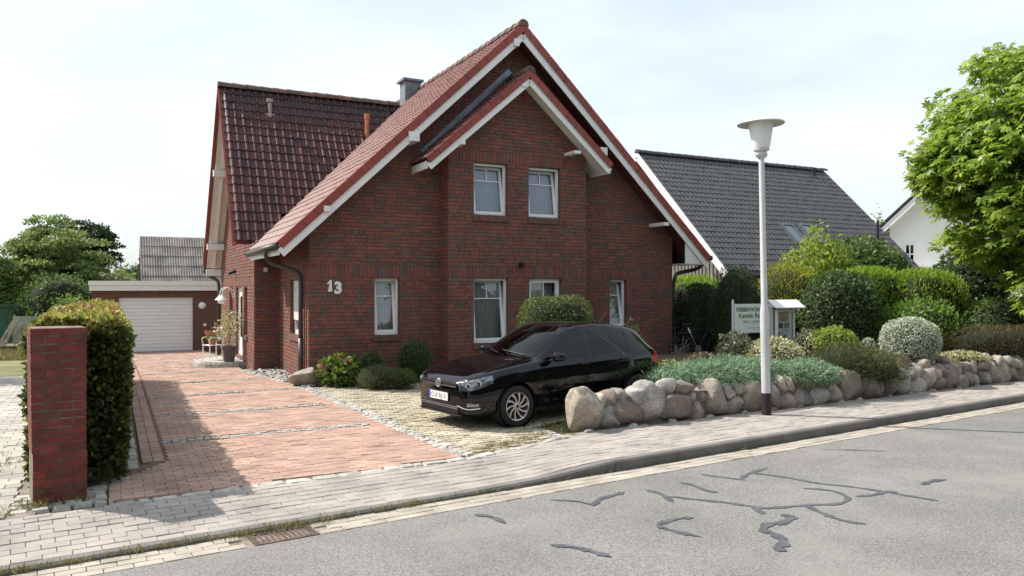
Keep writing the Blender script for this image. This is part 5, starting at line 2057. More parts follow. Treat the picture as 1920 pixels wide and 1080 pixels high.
pts = [(.058 * math.cos(a), -.009, .058 * math.sin(a)) for a in np.linspace(0, 2 * PI, 29)]
MB().tube(pts, .0055, 6, caps=False).build('ring', 'chrome', eb, smooth=True)
for seq in ([(-.026, .048), (0, .004), (.026, .048)], [(-.052, .022), (-.024, -.046), (0, -.006), (.024, -.046), (.052, .022)]):
    mb = MB()
    for a, b in zip(seq[:-1], seq[1:]):
        mb.beam((a[0], -.009, a[1]), (b[0], -.009, b[1]), .004, .010, (0, 1, 0))
    mb.build('stroke', 'chrome', eb)
PLM = frame(Vector((nose(0) - .014, 0, .44)), (0, -1, 0), (1, 0, 0), (0, 0, 1))
MB().box(-.275, .275, -.004, .02, -.068, .068).build('plate_holder', 'black_plastic', car, PLM)
pl_ = MB().box(-.26, .26, -.010, -.005, -.056, .056).build('number_plate', 'plate_white', car, PLM)
MB().box(-.258, -.215, -.0115, -.0105, -.054, .054).build('blue_strip', 'plate_blue', pl_)
text_mesh('characters', 'CUX·RJ10', .098, 'black_plastic', pl_, Matrix.Translation((-.205, -.0112, -.034)) @ TXT, .0006, bold=.0)
# wheels
def make_wheel(x, s):
    M = Matrix.Translation((x, s * .745, .30)) @ (Matrix.Rotation(PI, 4, 'Z') if s > 0 else Matrix.Identity(4))
    ty = MB().lathe([(.198, -.085), (.215, -.098), (.262, -.104), (.288, -.094), (.299, -.07), (.302, 0), (.299, .07), (.288, .094), (.25, .1), (.2, .085)], 44, axis='y').build('wheel', 'tyre', car, M, smooth=True)
    autosmooth(MB().lathe([(.208, -.092), (.203, -.098), (.192, -.092), (.186, -.06), (.184, .06)], 44, axis='y').build('rim', 'alloy', ty))
    MB().lathe([(0, -.02), (.186, -.02)], 32, axis='y').lathe([(0, -.035), (.13, -.035), (.13, -.02)], 32, axis='y').build('brake_disc', 'black_plastic', ty)
    autosmooth(MB().lathe([(0, -.086), (.030, -.086), (.034, -.082), (.048, -.074), (.05, -.03)], 24, axis='y').build('hub', 'alloy', ty))
    MB().lathe([(0, -.089), (.024, -.089), (.026, -.0855)], 20, axis='y').build('hub_cap', 'black_plastic', ty)
    for k in range(10):
        a = 2 * PI * k / 10
        w0, w1 = (.12, .30) if k % 2 else (.10, .10)
        p0 = Vector((.040 * math.cos(a - .35), -.078, .040 * math.sin(a - .35)))
        a1 = a + .16
        q = []
        for rad, ang, hw_ in ((.040, a - .30, .011), (.12, a - .05, .0105), (.192, a1, .017)):
            c = Vector((rad * math.cos(ang), 0, rad * math.sin(ang)))
            t = Vector((-math.sin(ang), 0, math.cos(ang)))
            q.append((c - t * hw_, c + t * hw_))
        v, f = [], []
        for i, (l_, r_) in enumerate(q):
            yo = -.080 - .004 * i
            v += [l_ + Vector((0, yo, 0)), r_ + Vector((0, yo, 0)), r_ + Vector((0, yo + .03, 0)), l_ + Vector((0, yo + .03, 0))]
        for i in range(2):
            b = 4 * i
            f += [(b, b + 1, b + 5, b + 4), (b + 1, b + 2, b + 6, b + 5), (b + 3, b, b + 4, b + 7)]
        MB().add(v, f).build('spoke', 'alloy', ty)


for x in WX:
    for s in (-1, 1):
        make_wheel(x, s)
for x in WX:      # wheel housings
    for s in (-1, 1):
        MB().lathe([(.0, .14), (.335, .14), (.338, -.14)], 32, (x, 0, 0), axis='y').build('wheel_housing', 'black_plastic', car, Matrix.Translation((0, s * .70, .315)) @ (Matrix.Rotation(PI, 4, 'Z') @ Matrix.Translation((-2 * x, 0, 0)) if s > 0 else Matrix.Identity(4)))
# mirrors, handles, wipers, aerial, seams
mv, mf = ICO2
for s in (-1, 1):
    p = mv.copy()
    p = np.sign(p) * np.abs(p) ** .8
    p *= np.array((.075, .115, .072))
    p[:, 0] += .05 * np.abs(p[:, 1]) / .115
    o = link('mirror', mesh_np('mirror', p, mf, .5, True), 'car_paint', car, Matrix.Translation((1.44, s * .95, .985)))
    MB().beam((0, -s * .16, -.06), (0, -s * .02, -.03), .06, .03).build('bracket', 'black_plastic', o)
    MB().box(.062, .068, -.085, .085, -.045, .05).build('mirror_glass', 'chrome', o)
    for x, z in ((2.10, .845), (2.98, .87)):
        y = yside(x, z)
        MB().box(x - .10, x + .10, s * y - .018 if s < 0 else s * y + .004, s * y - .004 if s < 0 else s * y + .018, z - .014, z + .014).build('door_handle', 'car_paint', car)
    for xs, z0, z1 in ((1.25, .28, .90), (2.26, .26, .95), (3.02, .42, .985)):
        v, f = [], []
        for k in range(13):
            z = z0 + (z1 - z0) * k / 12
            xx = xs + (.06 * (z - .6) if xs < 3 else (.0 if z > .7 else -.25 * (.7 - z)))
            y = yside(xx, z) + .0018
            v += [(xx - .003, s * y, z), (xx + .003, s * y, z)]
        f = [(2 * k, 2 * k + 1, 2 * k + 3, 2 * k + 2) for k in range(12)]
        link('door_seam', mesh_np('door_seam', v, f), 'black_plastic', car)
MB().tube([(3.15, 0, ZT(3.15) - .01), (3.36, 0, ZT(3.15) + .20)], [.006, .003], 6).box(3.11, 3.19, -.025, .025, ZT(3.15) - .02, ZT(3.15) + .012).build('aerial', 'black_plastic', car)
for y0, y1 in ((-.50, .02), (.05, .52)):
    pts = []
    for t in np.linspace(0, 1, 7):
        xx, yy = 1.09 + .07 * t, y0 + (y1 - y0) * t
        zz = ztop(xx, yy)
        pts.append((xx + sweep(xx, yy, zz), yy, zz + .018))
    MB().tube(pts, .007, 6).build('wiper', 'black_plastic', car)

# ------------------------------------------------------------------ vegetation
G = leafmat
G('leaf_hedge', [(0, (.030, .050, .014)), (.4, (.07, .10, .022)), (.62, (.25, .29, .055)), (.88, (.50, .48, .12)), (1, (.22, .11, .05))])
G('leaf_box', [(0, (.040, .075, .022)), (.6, (.10, .15, .04)), (1, (.21, .25, .08))], rough=.5)
G('leaf_dark', [(0, (.012, .028, .010)), (.7, (.028, .056, .018)), (1, (.055, .09, .03))], trans=.2)
G('leaf_laurel', [(0, (.03, .065, .02)), (.6, (.07, .125, .038)), (1, (.14, .20, .07))], rough=.5)
G('leaf_thuja', [(0, (.11, .22, .02)), (.6, (.22, .38, .04)), (.9, (.34, .50, .06)), (1, (.24, .18, .07))], trans=.45)
G('leaf_gold', [(0, (.08, .14, .012)), (.5, (.24, .28, .025)), (1, (.55, .50, .04))])
G('leaf_conifer', [(0, (.014, .034, .010)), (.6, (.03, .065, .018)), (1, (.06, .105, .025))], trans=.15)
G('leaf_juniper', [(0, (.12, .20, .115)), (.6, (.22, .34, .205)), (1, (.38, .51, .32))], trans=.2)
G('leaf_white', [(0, (.09, .15, .06)), (.35, (.22, .29, .17)), (.6, (.50, .54, .42)), (1, (.68, .70, .58))], trans=.2)
G('leaf_cream', [(0, (.14, .18, .06)), (.3, (.42, .42, .20)), (1, (.74, .72, .48))], trans=.25)
G('leaf_heather', [(0, (.065, .07, .028)), (.5, (.12, .10, .048)), (1, (.20, .125, .07))], trans=.2)
G('leaf_heath_green', [(0, (.05, .07, .025)), (.6, (.10, .125, .042)), (.85, (.15, .17, .055)), (1, (.16, .10, .055))], trans=.15)
G('leaf_lime', [(0, (.12, .20, .03)), (.6, (.24, .34, .05)), (1, (.38, .44, .10))], trans=.45)
G('leaf_fresh', [(0, (.07, .16, .025)), (.6, (.14, .27, .04)), (1, (.25, .37, .07))])
G('leaf_maple', [(0, (.04, .08, .02)), (.6, (.09, .16, .035)), (1, (.16, .24, .06))])
G('leaf_chestnut', [(0, (.10, .18, .018)), (.5, (.22, .35, .04)), (.85, (.37, .48, .075)), (1, (.48, .56, .14))], rough=.4, trans=.48)
G('leaf_tree', [(0, (.07, .13, .035)), (.6, (.16, .24, .065)), (1, (.28, .34, .12))], trans=.5)
G('leaf_hydrangea', [(0, (.06, .12, .02)), (.6, (.13, .21, .035)), (1, (.24, .30, .06))], trans=.4)
G('leaf_sage', [(0, (.07, .09, .045)), (1, (.17, .19, .10))], trans=.2)
G('leaf_sedum', [(0, (.14, .22, .05)), (.6, (.28, .34, .12)), (1, (.45, .46, .22))])
G('leaf_grass', [(0, (.09, .11, .03)), (.5, (.20, .19, .07)), (1, (.38, .32, .14))], trans=.3)
G('petal_pink', [(0, (.42, .05, .16)), (1, (.60, .14, .27))], trans=.3)
G('petal_red', [(0, (.45, .03, .05)), (.6, (.55, .10, .14)), (1, (.70, .40, .42))], trans=.3)
G('petal_white', [(0, (.60, .58, .48)), (1, (.75, .74, .68))], trans=.3)
surf('twig_core', (.018, .024, .012), rough=1.0, noise=.5, nscale=9, fineamt=.3)
surf('bare_twigs', (.035, .026, .018), rough=1.0, noise=.5, nscale=9)


def leaf_quads(P, N, size, asp=.5, out=.35, up=.15, spread=.9, fold=.12, droop=0.0):
    """one folded leaf at each point: returns verts (4n,3) and quads"""
    n = len(P)
    size = np.broadcast_to(np.asarray(size, float), (n,))[:, None]
    d = N * out + rng.normal(size=(n, 3)) * spread * .6 + np.array((0, 0, up - droop))
    d /= np.linalg.norm(d, axis=1)[:, None] + 1e-9
    q = N + rng.normal(size=(n, 3)) * .55
    s = np.cross(d, q)
    s /= np.linalg.norm(s, axis=1)[:, None] + 1e-9
    nn = np.cross(s, d)
    L = size * rng.uniform(.7, 1.25, (n, 1))
    a = P - d * L * .1
    l = P + d * L * .42 + s * L * asp * .5 + nn * L * fold
    t = P + d * L
    r = P + d * L * .42 - s * L * asp * .5 + nn * L * fold
    V = np.stack((a, l, t, r), 1).reshape(-1, 3)
    F = np.arange(4 * n).reshape(-1, 4)
    return V, F


def foliage(name, P, N, size, mat, parent, tone=None, M=None, **kw):
    V, F = leaf_quads(P, N, size, **kw)
    t = rng.uniform(0, 1, len(P)) if tone is None else np.clip(tone, 0, 1)
    o = link(name, mesh_np(name, V, F, np.repeat(t, 4)), mat, parent, M)
    return o


def sup_points(n, e=2.0, shell=.22, lump=.10, seed=1, freq=2.2, zcut=-1.0):
    d = rng.normal(size=(int(n * 1.5), 3))
    d /= np.linalg.norm(d, axis=1)[:, None]
    d = d[d[:, 2] > zcut][:n]
    k = (np.abs(d) ** e).sum(1) ** (-1 / e)
    r = k * (1 - shell * rng.uniform(0, 1, len(d)) ** 1.6) * (1 + lump * pnoise(d, freq, seed))
    g = np.sign(d) * np.abs(d) ** (e - 1)
    g /= np.linalg.norm(g, axis=1)[:, None]
    return d * r[:, None], g, pnoise(d, freq * 1.6, seed + 5)


def core_mesh(parent, c, rad, e, seed, lump, scale=.84, mat='twig_core', M=None):
    v, f = ICO2
    k = (np.abs(v) ** e).sum(1) ** (-1 / e)
    p = v * (k * (1 + lump * pnoise(v, 2.2, seed)))[:, None] * np.array(rad) * scale + np.array(c)
    return link('branches', mesh_np('branches', p, f, .5, True), mat, parent, M)


SEED = [500]


def shrub(name, label, cat, c, rad, n, leaf, mat, e=2.0, group=None, lump=.10, shell=.22, core=True, zrot=0.0, corescale=.84, zcut=-1.0, asp=.5, out=.35, up=.15, spread=.9, freq=2.2, tonebias=0.0, coremat='twig_core', droop=0.0):
    """dense plant; c is its centre, rad the half sizes"""
    SEED[0] += 7
    sd_ = SEED[0]
    M = Matrix.Translation((c[0], c[1], c[2] - rad[2])) @ Matrix.Rotation(zrot, 4, 'Z')
    t = thing(name, label, cat, M, group)
    P, N, w = sup_points(n, e, shell, lump, sd_, freq, zcut)
    P = P * np.array(rad) + np.array((0, 0, rad[2]))
    N = N / np.array(rad)
    N /= np.linalg.norm(N, axis=1)[:, None]
    foliage('foliage', P, N, leaf, mat, t, rng.uniform(0, 1, len(P)) * .8 + .1 + .12 * w + tonebias, asp=asp, out=out, up=up, spread=spread, droop=droop)
    if core:
        core_mesh(t, (0, 0, rad[2]), rad, e, sd_, lump, corescale, coremat)
    return t


def pbox(x0, x1, y0, y1, depth, thick=None, zb=None):
    """centre and half sizes of a plant filling a photo box at a distance"""
    a, b = px(x0, y0, depth), px(x1, y1, depth)
    zt, z0 = a.z, (b.z if zb is None else zb)
    w = (b.x - a.x) / 2
    return ((a.x + b.x) / 2, depth + (0), (zt + z0) / 2), (w, thick if thick else w * .85, (zt - z0) / 2)


def limb_tree(t, pts_list, mat='bark'):
    mb = MB()
    for pts, r0, r1 in pts_list:
        c = curve_pts(pts, 4)
        rs = [r0 + (r1 - r0) * i / (len(c) - 1) for i in range(len(c))]
        mb.tube(c, rs, 8)
    return mb


# clipped hedge behind the pillar (beech), in the house frame
hd = thing('clipped_hedge', 'long clipped green hedge between the brick pillar and the red driveway', 'hedge', HM @ Matrix.Translation((0, 0, 0)))
hx0, hx1, hy0, hy1, hz = -4.42, -3.55, -7.55, 2.6, 1.68
n = 30000
P = np.empty((n, 3))
N = np.zeros((n, 3))
u = rng.uniform(0, 1, (n, 2))
fc = rng.choice(5, n, p=[.36, .24, .06, .04, .30])
for k in range(5):
    i = fc == k
    a, b = u[i, 0], u[i, 1]
    b = 1 - (1 - b)
    a2 = a ** 1.6      # more leaves at the near end
    if k == 0:
        P[i] = np.stack((np.full(i.sum(), hx1), hy0 + (hy1 - hy0) * a2, .06 + b * (hz - .06)), 1)
        N[i] = (1, 0, 0)
    elif k == 1:
        P[i] = np.stack((np.full(i.sum(), hx0), hy0 + (hy1 - hy0) * a2, .1 + b * (hz - .1)), 1)
        N[i] = (-1, 0, 0)
    elif k == 2:
        P[i] = np.stack((hx0 + (hx1 - hx0) * a, np.full(i.sum(), hy0), .06 + b * (hz - .06)), 1)
        N[i] = (0, -1, 0)
    elif k == 3:
        P[i] = np.stack((hx0 + (hx1 - hx0) * a, np.full(i.sum(), hy1), .1 + b * (hz - .1)), 1)
        N[i] = (0, 1, 0)
    else:
        P[i] = np.stack((hx0 + (hx1 - hx0) * b, hy0 + (hy1 - hy0) * a2, np.full(i.sum(), hz)), 1)
        N[i] = (0, 0, 1)
w = pnoise(P, 1.7, 31)
w2 = pnoise(P, 5.0, 32)
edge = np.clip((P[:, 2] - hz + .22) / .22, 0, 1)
P += N * (.06 * w + .035 * w2 - .10 * rng.uniform(0, 1, n) ** 1.5)[:, None]
# rounded shoulders and a little taper towards the foot
P[:, 0] += np.where(P[:, 0] > -4.0, -1, 1) * (.10 * edge ** 2 + .10 * np.clip(.45 - P[:, 2], 0, 1) + .03 * w)
foliage('foliage', P, N, .07, 'leaf_hedge', hd, rng.uniform(0, .55, n) + .40 * edge + .10 * (N[:, 2] > .5) + .10 * w + .25 * (rng.uniform(0, 1, n) > .93), asp=.62, out=.45, up=.25)  # sunlit top put into the leaf colour: yellower and brighter towards the top
MB().box(hx0 + .12, hx1 - .12, hy0 + .12, hy1 - .12, .16, hz - .13).build('branches', 'twig_core', hd)
stm = MB()
for k in range(26):
    y = hy0 + .2 + k * .39
    x = -4.0 + random.gauss(0, .1)
    stm.tube([(x, y, -.02), (x + random.gauss(0, .03), y + random.gauss(0, .04), .3)], [.02, .014], 6)
stm.build('stems', 'bark', hd)
# bare leaning shoots at the near foot
shrub('garden_shrub', 'small bright green shrub showing above the far end of the clipped hedge', 'shrub', *pbox(105, 172, 556, 600, 21, 1.0, -.1), 2600, .09, 'leaf_fresh', lump=.25, shell=.4)


# trees on the left
def clump_crown(t, c, rad, nclump, per, leaf, mat, clr=.5, seed=1, shell=.55, e=2.0, asp=.5, tone=0.0, zcut=-.85, up=.0, out=.5):
    P0, N0, w0 = sup_points(nclump, e, shell, .16, seed, 2.0, zcut)
    P0 = P0 * np.array(rad) + np.array(c)
    PP, NN, TT = [], [], []
    for p, w in zip(P0, w0):
        r = clr * rng.uniform(.6, 1.25)
        q = rng.normal(size=(per, 3))
        q /= np.linalg.norm(q, axis=1)[:, None]
        q[:, 2] = np.abs(q[:, 2]) * .8 - .2
        PP.append(p + q * r * rng.uniform(.5, 1, (per, 1)) * np.array((1, 1, .62)))
        nn = q + np.array((0, 0, .6))
        NN.append(nn / np.linalg.norm(nn, axis=1)[:, None])
        TT.append(np.clip(rng.uniform(0, .8, per) + .12 * w + rng.normal() * .1 + tone, 0, 1))
    foliage('crown', np.vstack(PP), np.vstack(NN), leaf, mat, t, np.concatenate(TT), asp=asp, up=up, out=out)
    return P0


def tree(name, label, x0, x1, y0, y1, depth, mat, nclump, per, leaf, group=None, zb=-.4, seed=1, trunk=.14, thick=None, clr=.5, tone=0.0, shell=.55, e=2.0, cat='tree', **kw):
    c, rad = pbox(x0, x1, y0, y1, depth, thick)
    t = thing(name, label, cat, Matrix.Translation((c[0], c[1], zb)), group)
    lc = (0, 0, c[2] - zb)
    P0 = clump_crown(t, lc, rad, nclump, per, leaf, mat, clr, seed, shell, e, tone=tone, **kw)
    lm = [([(0, 0, 0), (random.gauss(0, .1), 0, lc[2] * .5), (random.gauss(0, .15), 0, lc[2] + rad[2] * .5)], trunk, trunk * .25)]
    for k in range(0, len(P0), max(1, len(P0) // 14)):
        b = np.array((0, 0, max(.3, lc[2] - rad[2] * .7 + rad[2] * .9 * random.random())))
        e_ = P0[k]
        lm.append(([tuple(b), tuple((b + e_) / 2 + np.array((0, 0, .15))), tuple(e_)], trunk * .4, .012))
    limb_tree(t, lm).build('trunk', 'bark', t)
    return t


tree('garden_tree', 'bushy light green broadleaf tree behind the left yard', 12, 196, 416, 620, 34, 'leaf_tree', 300, 120, .15, zb=-.4, seed=3, trunk=.16, clr=.55, shell=.75, zcut=-1.0, tone=.1)
tree('conifer_tree', 'dark spreading conifer behind the light green tree', 118, 214, 414, 530, 40, 'leaf_conifer', 120, 120, .16, seed=4, trunk=.18, clr=.55, shell=.7)
tree('garden_tree', 'broadleaf tree cut by the left edge of the yard, behind the container', -95, 22, 455, 600, 31, 'leaf_tree', 90, 110, .14, seed=5, trunk=.12, clr=.55, tone=-.1)
yt = thing('garden_tree', 'young tree shading the grey neighbouring paving from the left', 'tree', Matrix.Translation((-13.9, 17.2, -.05)))
clump_crown(yt, (0, 0, 3.0), (1.3, 1.3, 1.2), 60, 60, .14, 'leaf_tree', .4, 91)
MB().tube([(0, 0, 0), (.03, 0, 1.4), (0, 0, 3.2)], [.07, .05, .02], 8).build('trunk', 'bark', yt)
shrub('garden_shrub', 'dark shrub mass behind the green container', 'shrub', *pbox(-40, 66, 500, 640, 36, 2.2, -.4), 5200, .16, 'leaf_tree', lump=.25, shell=.5, tonebias=-.1)
shrub('garden_shrub', 'shaded shrub under the light green tree, right of the metal screen', 'shrub', *pbox(40, 190, 520, 640, 31, 1.6, -.4), 6000, .14, 'leaf_maple', lump=.25, shell=.5)
shrub('garden_shrub', 'distant green bush between the conifer and the corrugated barn', 'shrub', *pbox(150, 275, 508, 560, 46, 2.0, -.4), 3500, .2, 'leaf_tree', lump=.3, shell=.5)
shrub('garden_shrub', 'low dark bush line on the horizon left of the barn', 'shrub', *pbox(205, 300, 500, 545, 62, 2.0, -.4), 2500, .25, 'leaf_maple', lump=.3, shell=.5)

# by the house front
shrub('box_ball', 'small clipped box ball next to the pink hydrangea', 'shrub', *pbox(676, 721, 659, 715, 16.35, zb=.0), 2600, .035, 'leaf_box', lump=.05)
shrub('box_ball', 'larger dark clipped box ball against the brick wall', 'shrub', *pbox(747, 807, 638, 716, 16.55, zb=.0), 3800, .035, 'leaf_box', lump=.05, e=2.5, tonebias=-.1)
hyd = shrub('hydrangea', 'bright green hydrangea with pink flower heads at the house corner', 'shrub', *pbox(600, 676, 668, 724, 15.75, zb=-.0), 900, .12, 'leaf_hydrangea', lump=.15, shell=.4, asp=.68, corescale=.7)


def flower_head(parent, p, r, mat, n=46, name='flower_head'):
    d = rng.normal(size=(n, 3))
    d /= np.linalg.norm(d, axis=1)[:, None]
    foliage(name, np.array(p) + d * r * np.array((1, 1, .75)), d, r * .55, mat, parent, asp=.9, out=.2, spread=1.2)


c, r = pbox(600, 676, 668, 724, 15.75, zb=0)
for dx, dz, mt in ((-.02, .92, 'petal_pink'), (-.62, .35, 'petal_pink'), (.55, .70, 'petal_pink'), (.25, .80, 'leaf_hydrangea')):
    flower_head(hyd, (dx * r[0] - .05, -r[1] * (.55 if dz < .9 else .1), r[2] * (1 + dz) * .97), .075 if mt == 'petal_pink' else .06, mt)
shrub('lavender', 'low grey green lavender clump at the edge of the paved bay', 'shrub', *pbox(674, 742, 688, 729, 15.3, zb=-.02), 3600, .085, 'leaf_sage', asp=.10, out=.7, up=.6, spread=.5, lump=.12, shell=.5, corescale=.7)
shrub('rosemary', 'low green needle clump right of the lavender by the paved bay', 'shrub', *pbox(722, 782, 694, 729, 15.35, zb=-.02), 2800, .075, 'leaf_box', asp=.12, out=.7, up=.6, spread=.5, lump=.12, shell=.5, corescale=.7)
shrub('silver_herb', 'small pale grey herb tuft between hydrangea and lavender', 'shrub', *pbox(672, 696, 700, 727, 15.5, zb=0), 700, .05, 'leaf_white', lump=.1, shell=.4)
shrub('clipped_bush', 'tall clipped box bush in front of the bay window behind the car', 'shrub', *pbox(972, 1110, 556, 640, 15.4, .5, 0), 11000, .045, 'leaf_box', e=4.5, lump=.05, shell=.16, tonebias=.08, zrot=HT * .6)
shrub('flowering_shrub', 'loose shrub with pale flowers behind the rear of the car', 'shrub', *pbox(1148, 1206, 596, 665, 16.4, .4, .1), 700, .07, 'leaf_sedum', lump=.3, shell=.7, core=False)

# garden on the right
jun = shrub('juniper', 'spreading blue green juniper hanging over the boulder wall beside the lamp post', 'shrub', (3.65, 13.15, .50), (1.75, .62, .30), 22000, .095, 'leaf_juniper', asp=.14, out=.35, up=.12, spread=1.0, lump=.16, shell=.5, zrot=WT, corescale=.72, freq=3)
shrub('juniper', 'smaller lower juniper arm trailing right of the lamp post', 'shrub', (5.15, 13.62, .50), (.75, .5, .22), 8000, .09, 'leaf_juniper', asp=.14, out=.35, up=.1, spread=1.0, lump=.2, shell=.5, zrot=WT, corescale=.7, freq=3)
shrub('heather', 'dark green heather mound draped over the boulder wall', 'shrub', (6.15, 14.35, .56), (.85, .62, .40), 9000, .07, 'leaf_heath_green', asp=.14, out=.6, up=.5, spread=.5, lump=.16, shell=.4, zrot=WT, corescale=.78)
shrub('heather', 'smaller heather with yellowish tips trailing down the boulder wall', 'shrub', (6.85, 14.50, .46), (.55, .5, .36), 5000, .065, 'leaf_heath_green', asp=.14, out=.6, up=.4, spread=.5, lump=.18, shell=.4, zrot=WT, corescale=.76, tonebias=.15)
shrub('variegated_shrub', 'cream and yellow variegated shrub below the sign board', 'shrub', *pbox(1396, 1502, 632, 700, 15.6, .5, .3), 5200, .055, 'leaf_cream', lump=.16, shell=.4)
fl = shrub('flowering_shrub', 'leggy shrub with small white flowers around the sign post', 'shrub', *pbox(1348, 1412, 622, 690, 15.9, .45, .3), 1800, .06, 'leaf_sage', lump=.25, shell=.7, core=False)
for k in range(16):
    c, r = pbox(1348, 1412, 622, 690, 15.9, .45, .3)
    flower_head(fl, (random.uniform(-1, 1) * r[0] * .9, random.uniform(-.8, .2) * r[1], r[2] * random.uniform(1.1, 1.95)), .035, 'petal_white', 14)
shrub('variegated_shrub', 'pale yellow low shrub right of the notice case', 'shrub', *pbox(1488, 1542, 620, 665, 16.6, .5, .3), 2400, .055, 'leaf_cream', lump=.15, shell=.35)
shrub('azalea', 'rounded yellow green azalea behind the dark heather', 'shrub', *pbox(1522, 1608, 612, 668, 16.2, .5, .3), 4200, .065, 'leaf_lime', lump=.16, shell=.3)
shrub('silver_ball', 'little white variegated ball shrub beside the large white dome', 'shrub', *pbox(1612, 1645, 634, 678, 15.9, None, .38), 1700, .035, 'leaf_white', lump=.05)
shrub('silver_dome', 'large clipped white variegated dome shrub behind the boulder wall', 'shrub', *pbox(1655, 1759, 596, 690, 15.9, None, .34), 14000, .042, 'leaf_white', e=2.25, lump=.05, shell=.12, tonebias=.12, corescale=.9)
shrub('heather', 'long brown heather hedge on the right behind the boulder wall', 'shrub', *pbox(1758, 1990, 614, 676, 17.6, .7, .35), 14000, .07, 'leaf_heather', asp=.14, out=.6, up=.6, spread=.5, e=3.5, lump=.08, shell=.35, corescale=.8)
shrub('ground_cover', 'flat pale yellow cushion plant on top of the boulder wall', 'shrub', *pbox(1770, 1845, 659, 684, 16.5, .5, .42), 2500, .045, 'leaf_cream', lump=.2, tonebias=-.1)
shrub('ground_cover', 'flat brownish cushion plant in front of the white dome', 'shrub', *pbox(1630, 1705, 670, 690, 15.2, .35, .42), 1800, .045, 'leaf_heather', lump=.2, tonebias=.2)
shrub('azalea', 'fresh green shrub rising behind the white dome', 'shrub', *pbox(1648, 1790, 566, 660, 18.2, .8, .3), 4200, .10, 'leaf_fresh', lump=.2, shell=.35, asp=.4, up=.4)
shrub('viburnum', 'broad green shrub with reddish tips under the chestnut branches', 'shrub', *pbox(1795, 2020, 562, 650, 19.2, .9, .3), 5600, .09, 'leaf_maple', lump=.16, shell=.35, e=2.6, tonebias=.1)
shrub('thuja_hedge', 'bright green clipped thuja hedge right of the round dark shrub', 'hedge', *pbox(1578, 1692, 506, 660, 20.6, .7, .2), 9000, .11, 'leaf_thuja', e=5, asp=.26, out=.4, up=.75, spread=.5, lump=.05, shell=.3, corescale=.86)
shrub('thuja_hedge', 'browning thuja hedge end beside the chestnut tree', 'hedge', *pbox(1674, 1800, 510, 650, 20.2, .7, .2), 9000, .11, 'leaf_thuja', e=4.5, asp=.26, out=.4, up=.75, spread=.5, lump=.06, shell=.3, tonebias=.12, corescale=.86)
shrub('maple_shrub', 'wide dark green maple dome in front of the dark tiled roof', 'shrub', *pbox(1500, 1715, 450, 600, 23.5, 1.5, .2), 9000, .13, 'leaf_maple', lump=.10, shell=.3, asp=.7)
shrub('laurel', 'round dark glossy evergreen right of the notice case', 'shrub', *pbox(1508, 1640, 508, 668, 18.8, .85, .2), 7500, .085, 'leaf_laurel', e=2.5, lump=.10, shell=.28, asp=.6)
shrub('lime_shrub', 'pale lime young growth rising above the golden thuja', 'shrub', *pbox(1462, 1602, 436, 620, 22.3, 1.0, .2), 3600, .15, 'leaf_lime', lump=.28, shell=.6, core=False, asp=.6, up=.3, freq=4)
shrub('golden_thuja', 'golden yellow thuja behind the lamp post and sign', 'shrub', *pbox(1418, 1524, 500, 660, 20.4, .8, .2), 8000, .10, 'leaf_gold', e=2.8, asp=.2, out=.5, up=.5, spread=.6, lump=.16, shell=.35)
shrub('round_conifer', 'dark green rounded conifer behind the sign board', 'shrub', *pbox(1338, 1428, 502, 668, 19.6, .75, .15), 7500, .085, 'leaf_conifer', e=2.8, asp=.22, out=.5, up=.4, spread=.7, lump=.12, shell=.3)
shrub('thuja_hedge', 'bright green clipped hedge top behind the right house corner', 'hedge', *pbox(1240, 1356, 522, 660, 25, .8, .0), 6500, .12, 'leaf_thuja', e=5, asp=.26, out=.4, up=.75, spread=.5, lump=.05, shell=.3)
shrub('yew_column', 'almost black clipped yew column above the parked bicycle', 'shrub', *pbox(1284, 1344, 533, 670, 21.0, .45, .05), 6000, .05, 'leaf_dark', e=4, lump=.05, shell=.2, tonebias=-.2)
vs_ = shrub('variegated_shrub', 'pale flecked shrub squeezed between house corner and dark yew', 'shrub', *pbox(1262, 1292, 538, 660, 22.0, .4, .1), 1700, .06, 'leaf_white', lump=.2, shell=.5, tonebias=-.3)
shrub('laurel', 'deep green evergreen bush below the chestnut crown', 'shrub', *pbox(1745, 1890, 462, 600, 21.5, 1.1, .2), 6500, .11, 'leaf_laurel', lump=.14, shell=.3, asp=.6, tonebias=-.1)
shrub('sedum', 'pale green sedum clump at the foot of the wall behind the car', 'shrub', *pbox(1226, 1292, 676, 720, 13.9, .4, .05), 1300, .07, 'leaf_sedum', lump=.2, shell=.5, asp=.6)
shrub('sedum', 'brownish sedum heads between the juniper and the bicycle', 'shrub', *pbox(1284, 1345, 660, 700, 15.2, .4, .2), 900, .06, 'leaf_heather', lump=.2, shell=.5, asp=.6, tonebias=.3)
shrub('garden_tree', 'small light green treetop peeking over the dark roof verge', 'tree', *pbox(1632, 1658, 392, 520, 44, .7, 2.0), 500, .2, 'leaf_lime', lump=.3, shell=.6, core=False)

# horse chestnut with palmate leaves
ct = thing('chestnut_tree', 'big horse chestnut with bright palmate leaves at the right edge', 'tree', Matrix.Translation((12.6, 18.2, .2)))


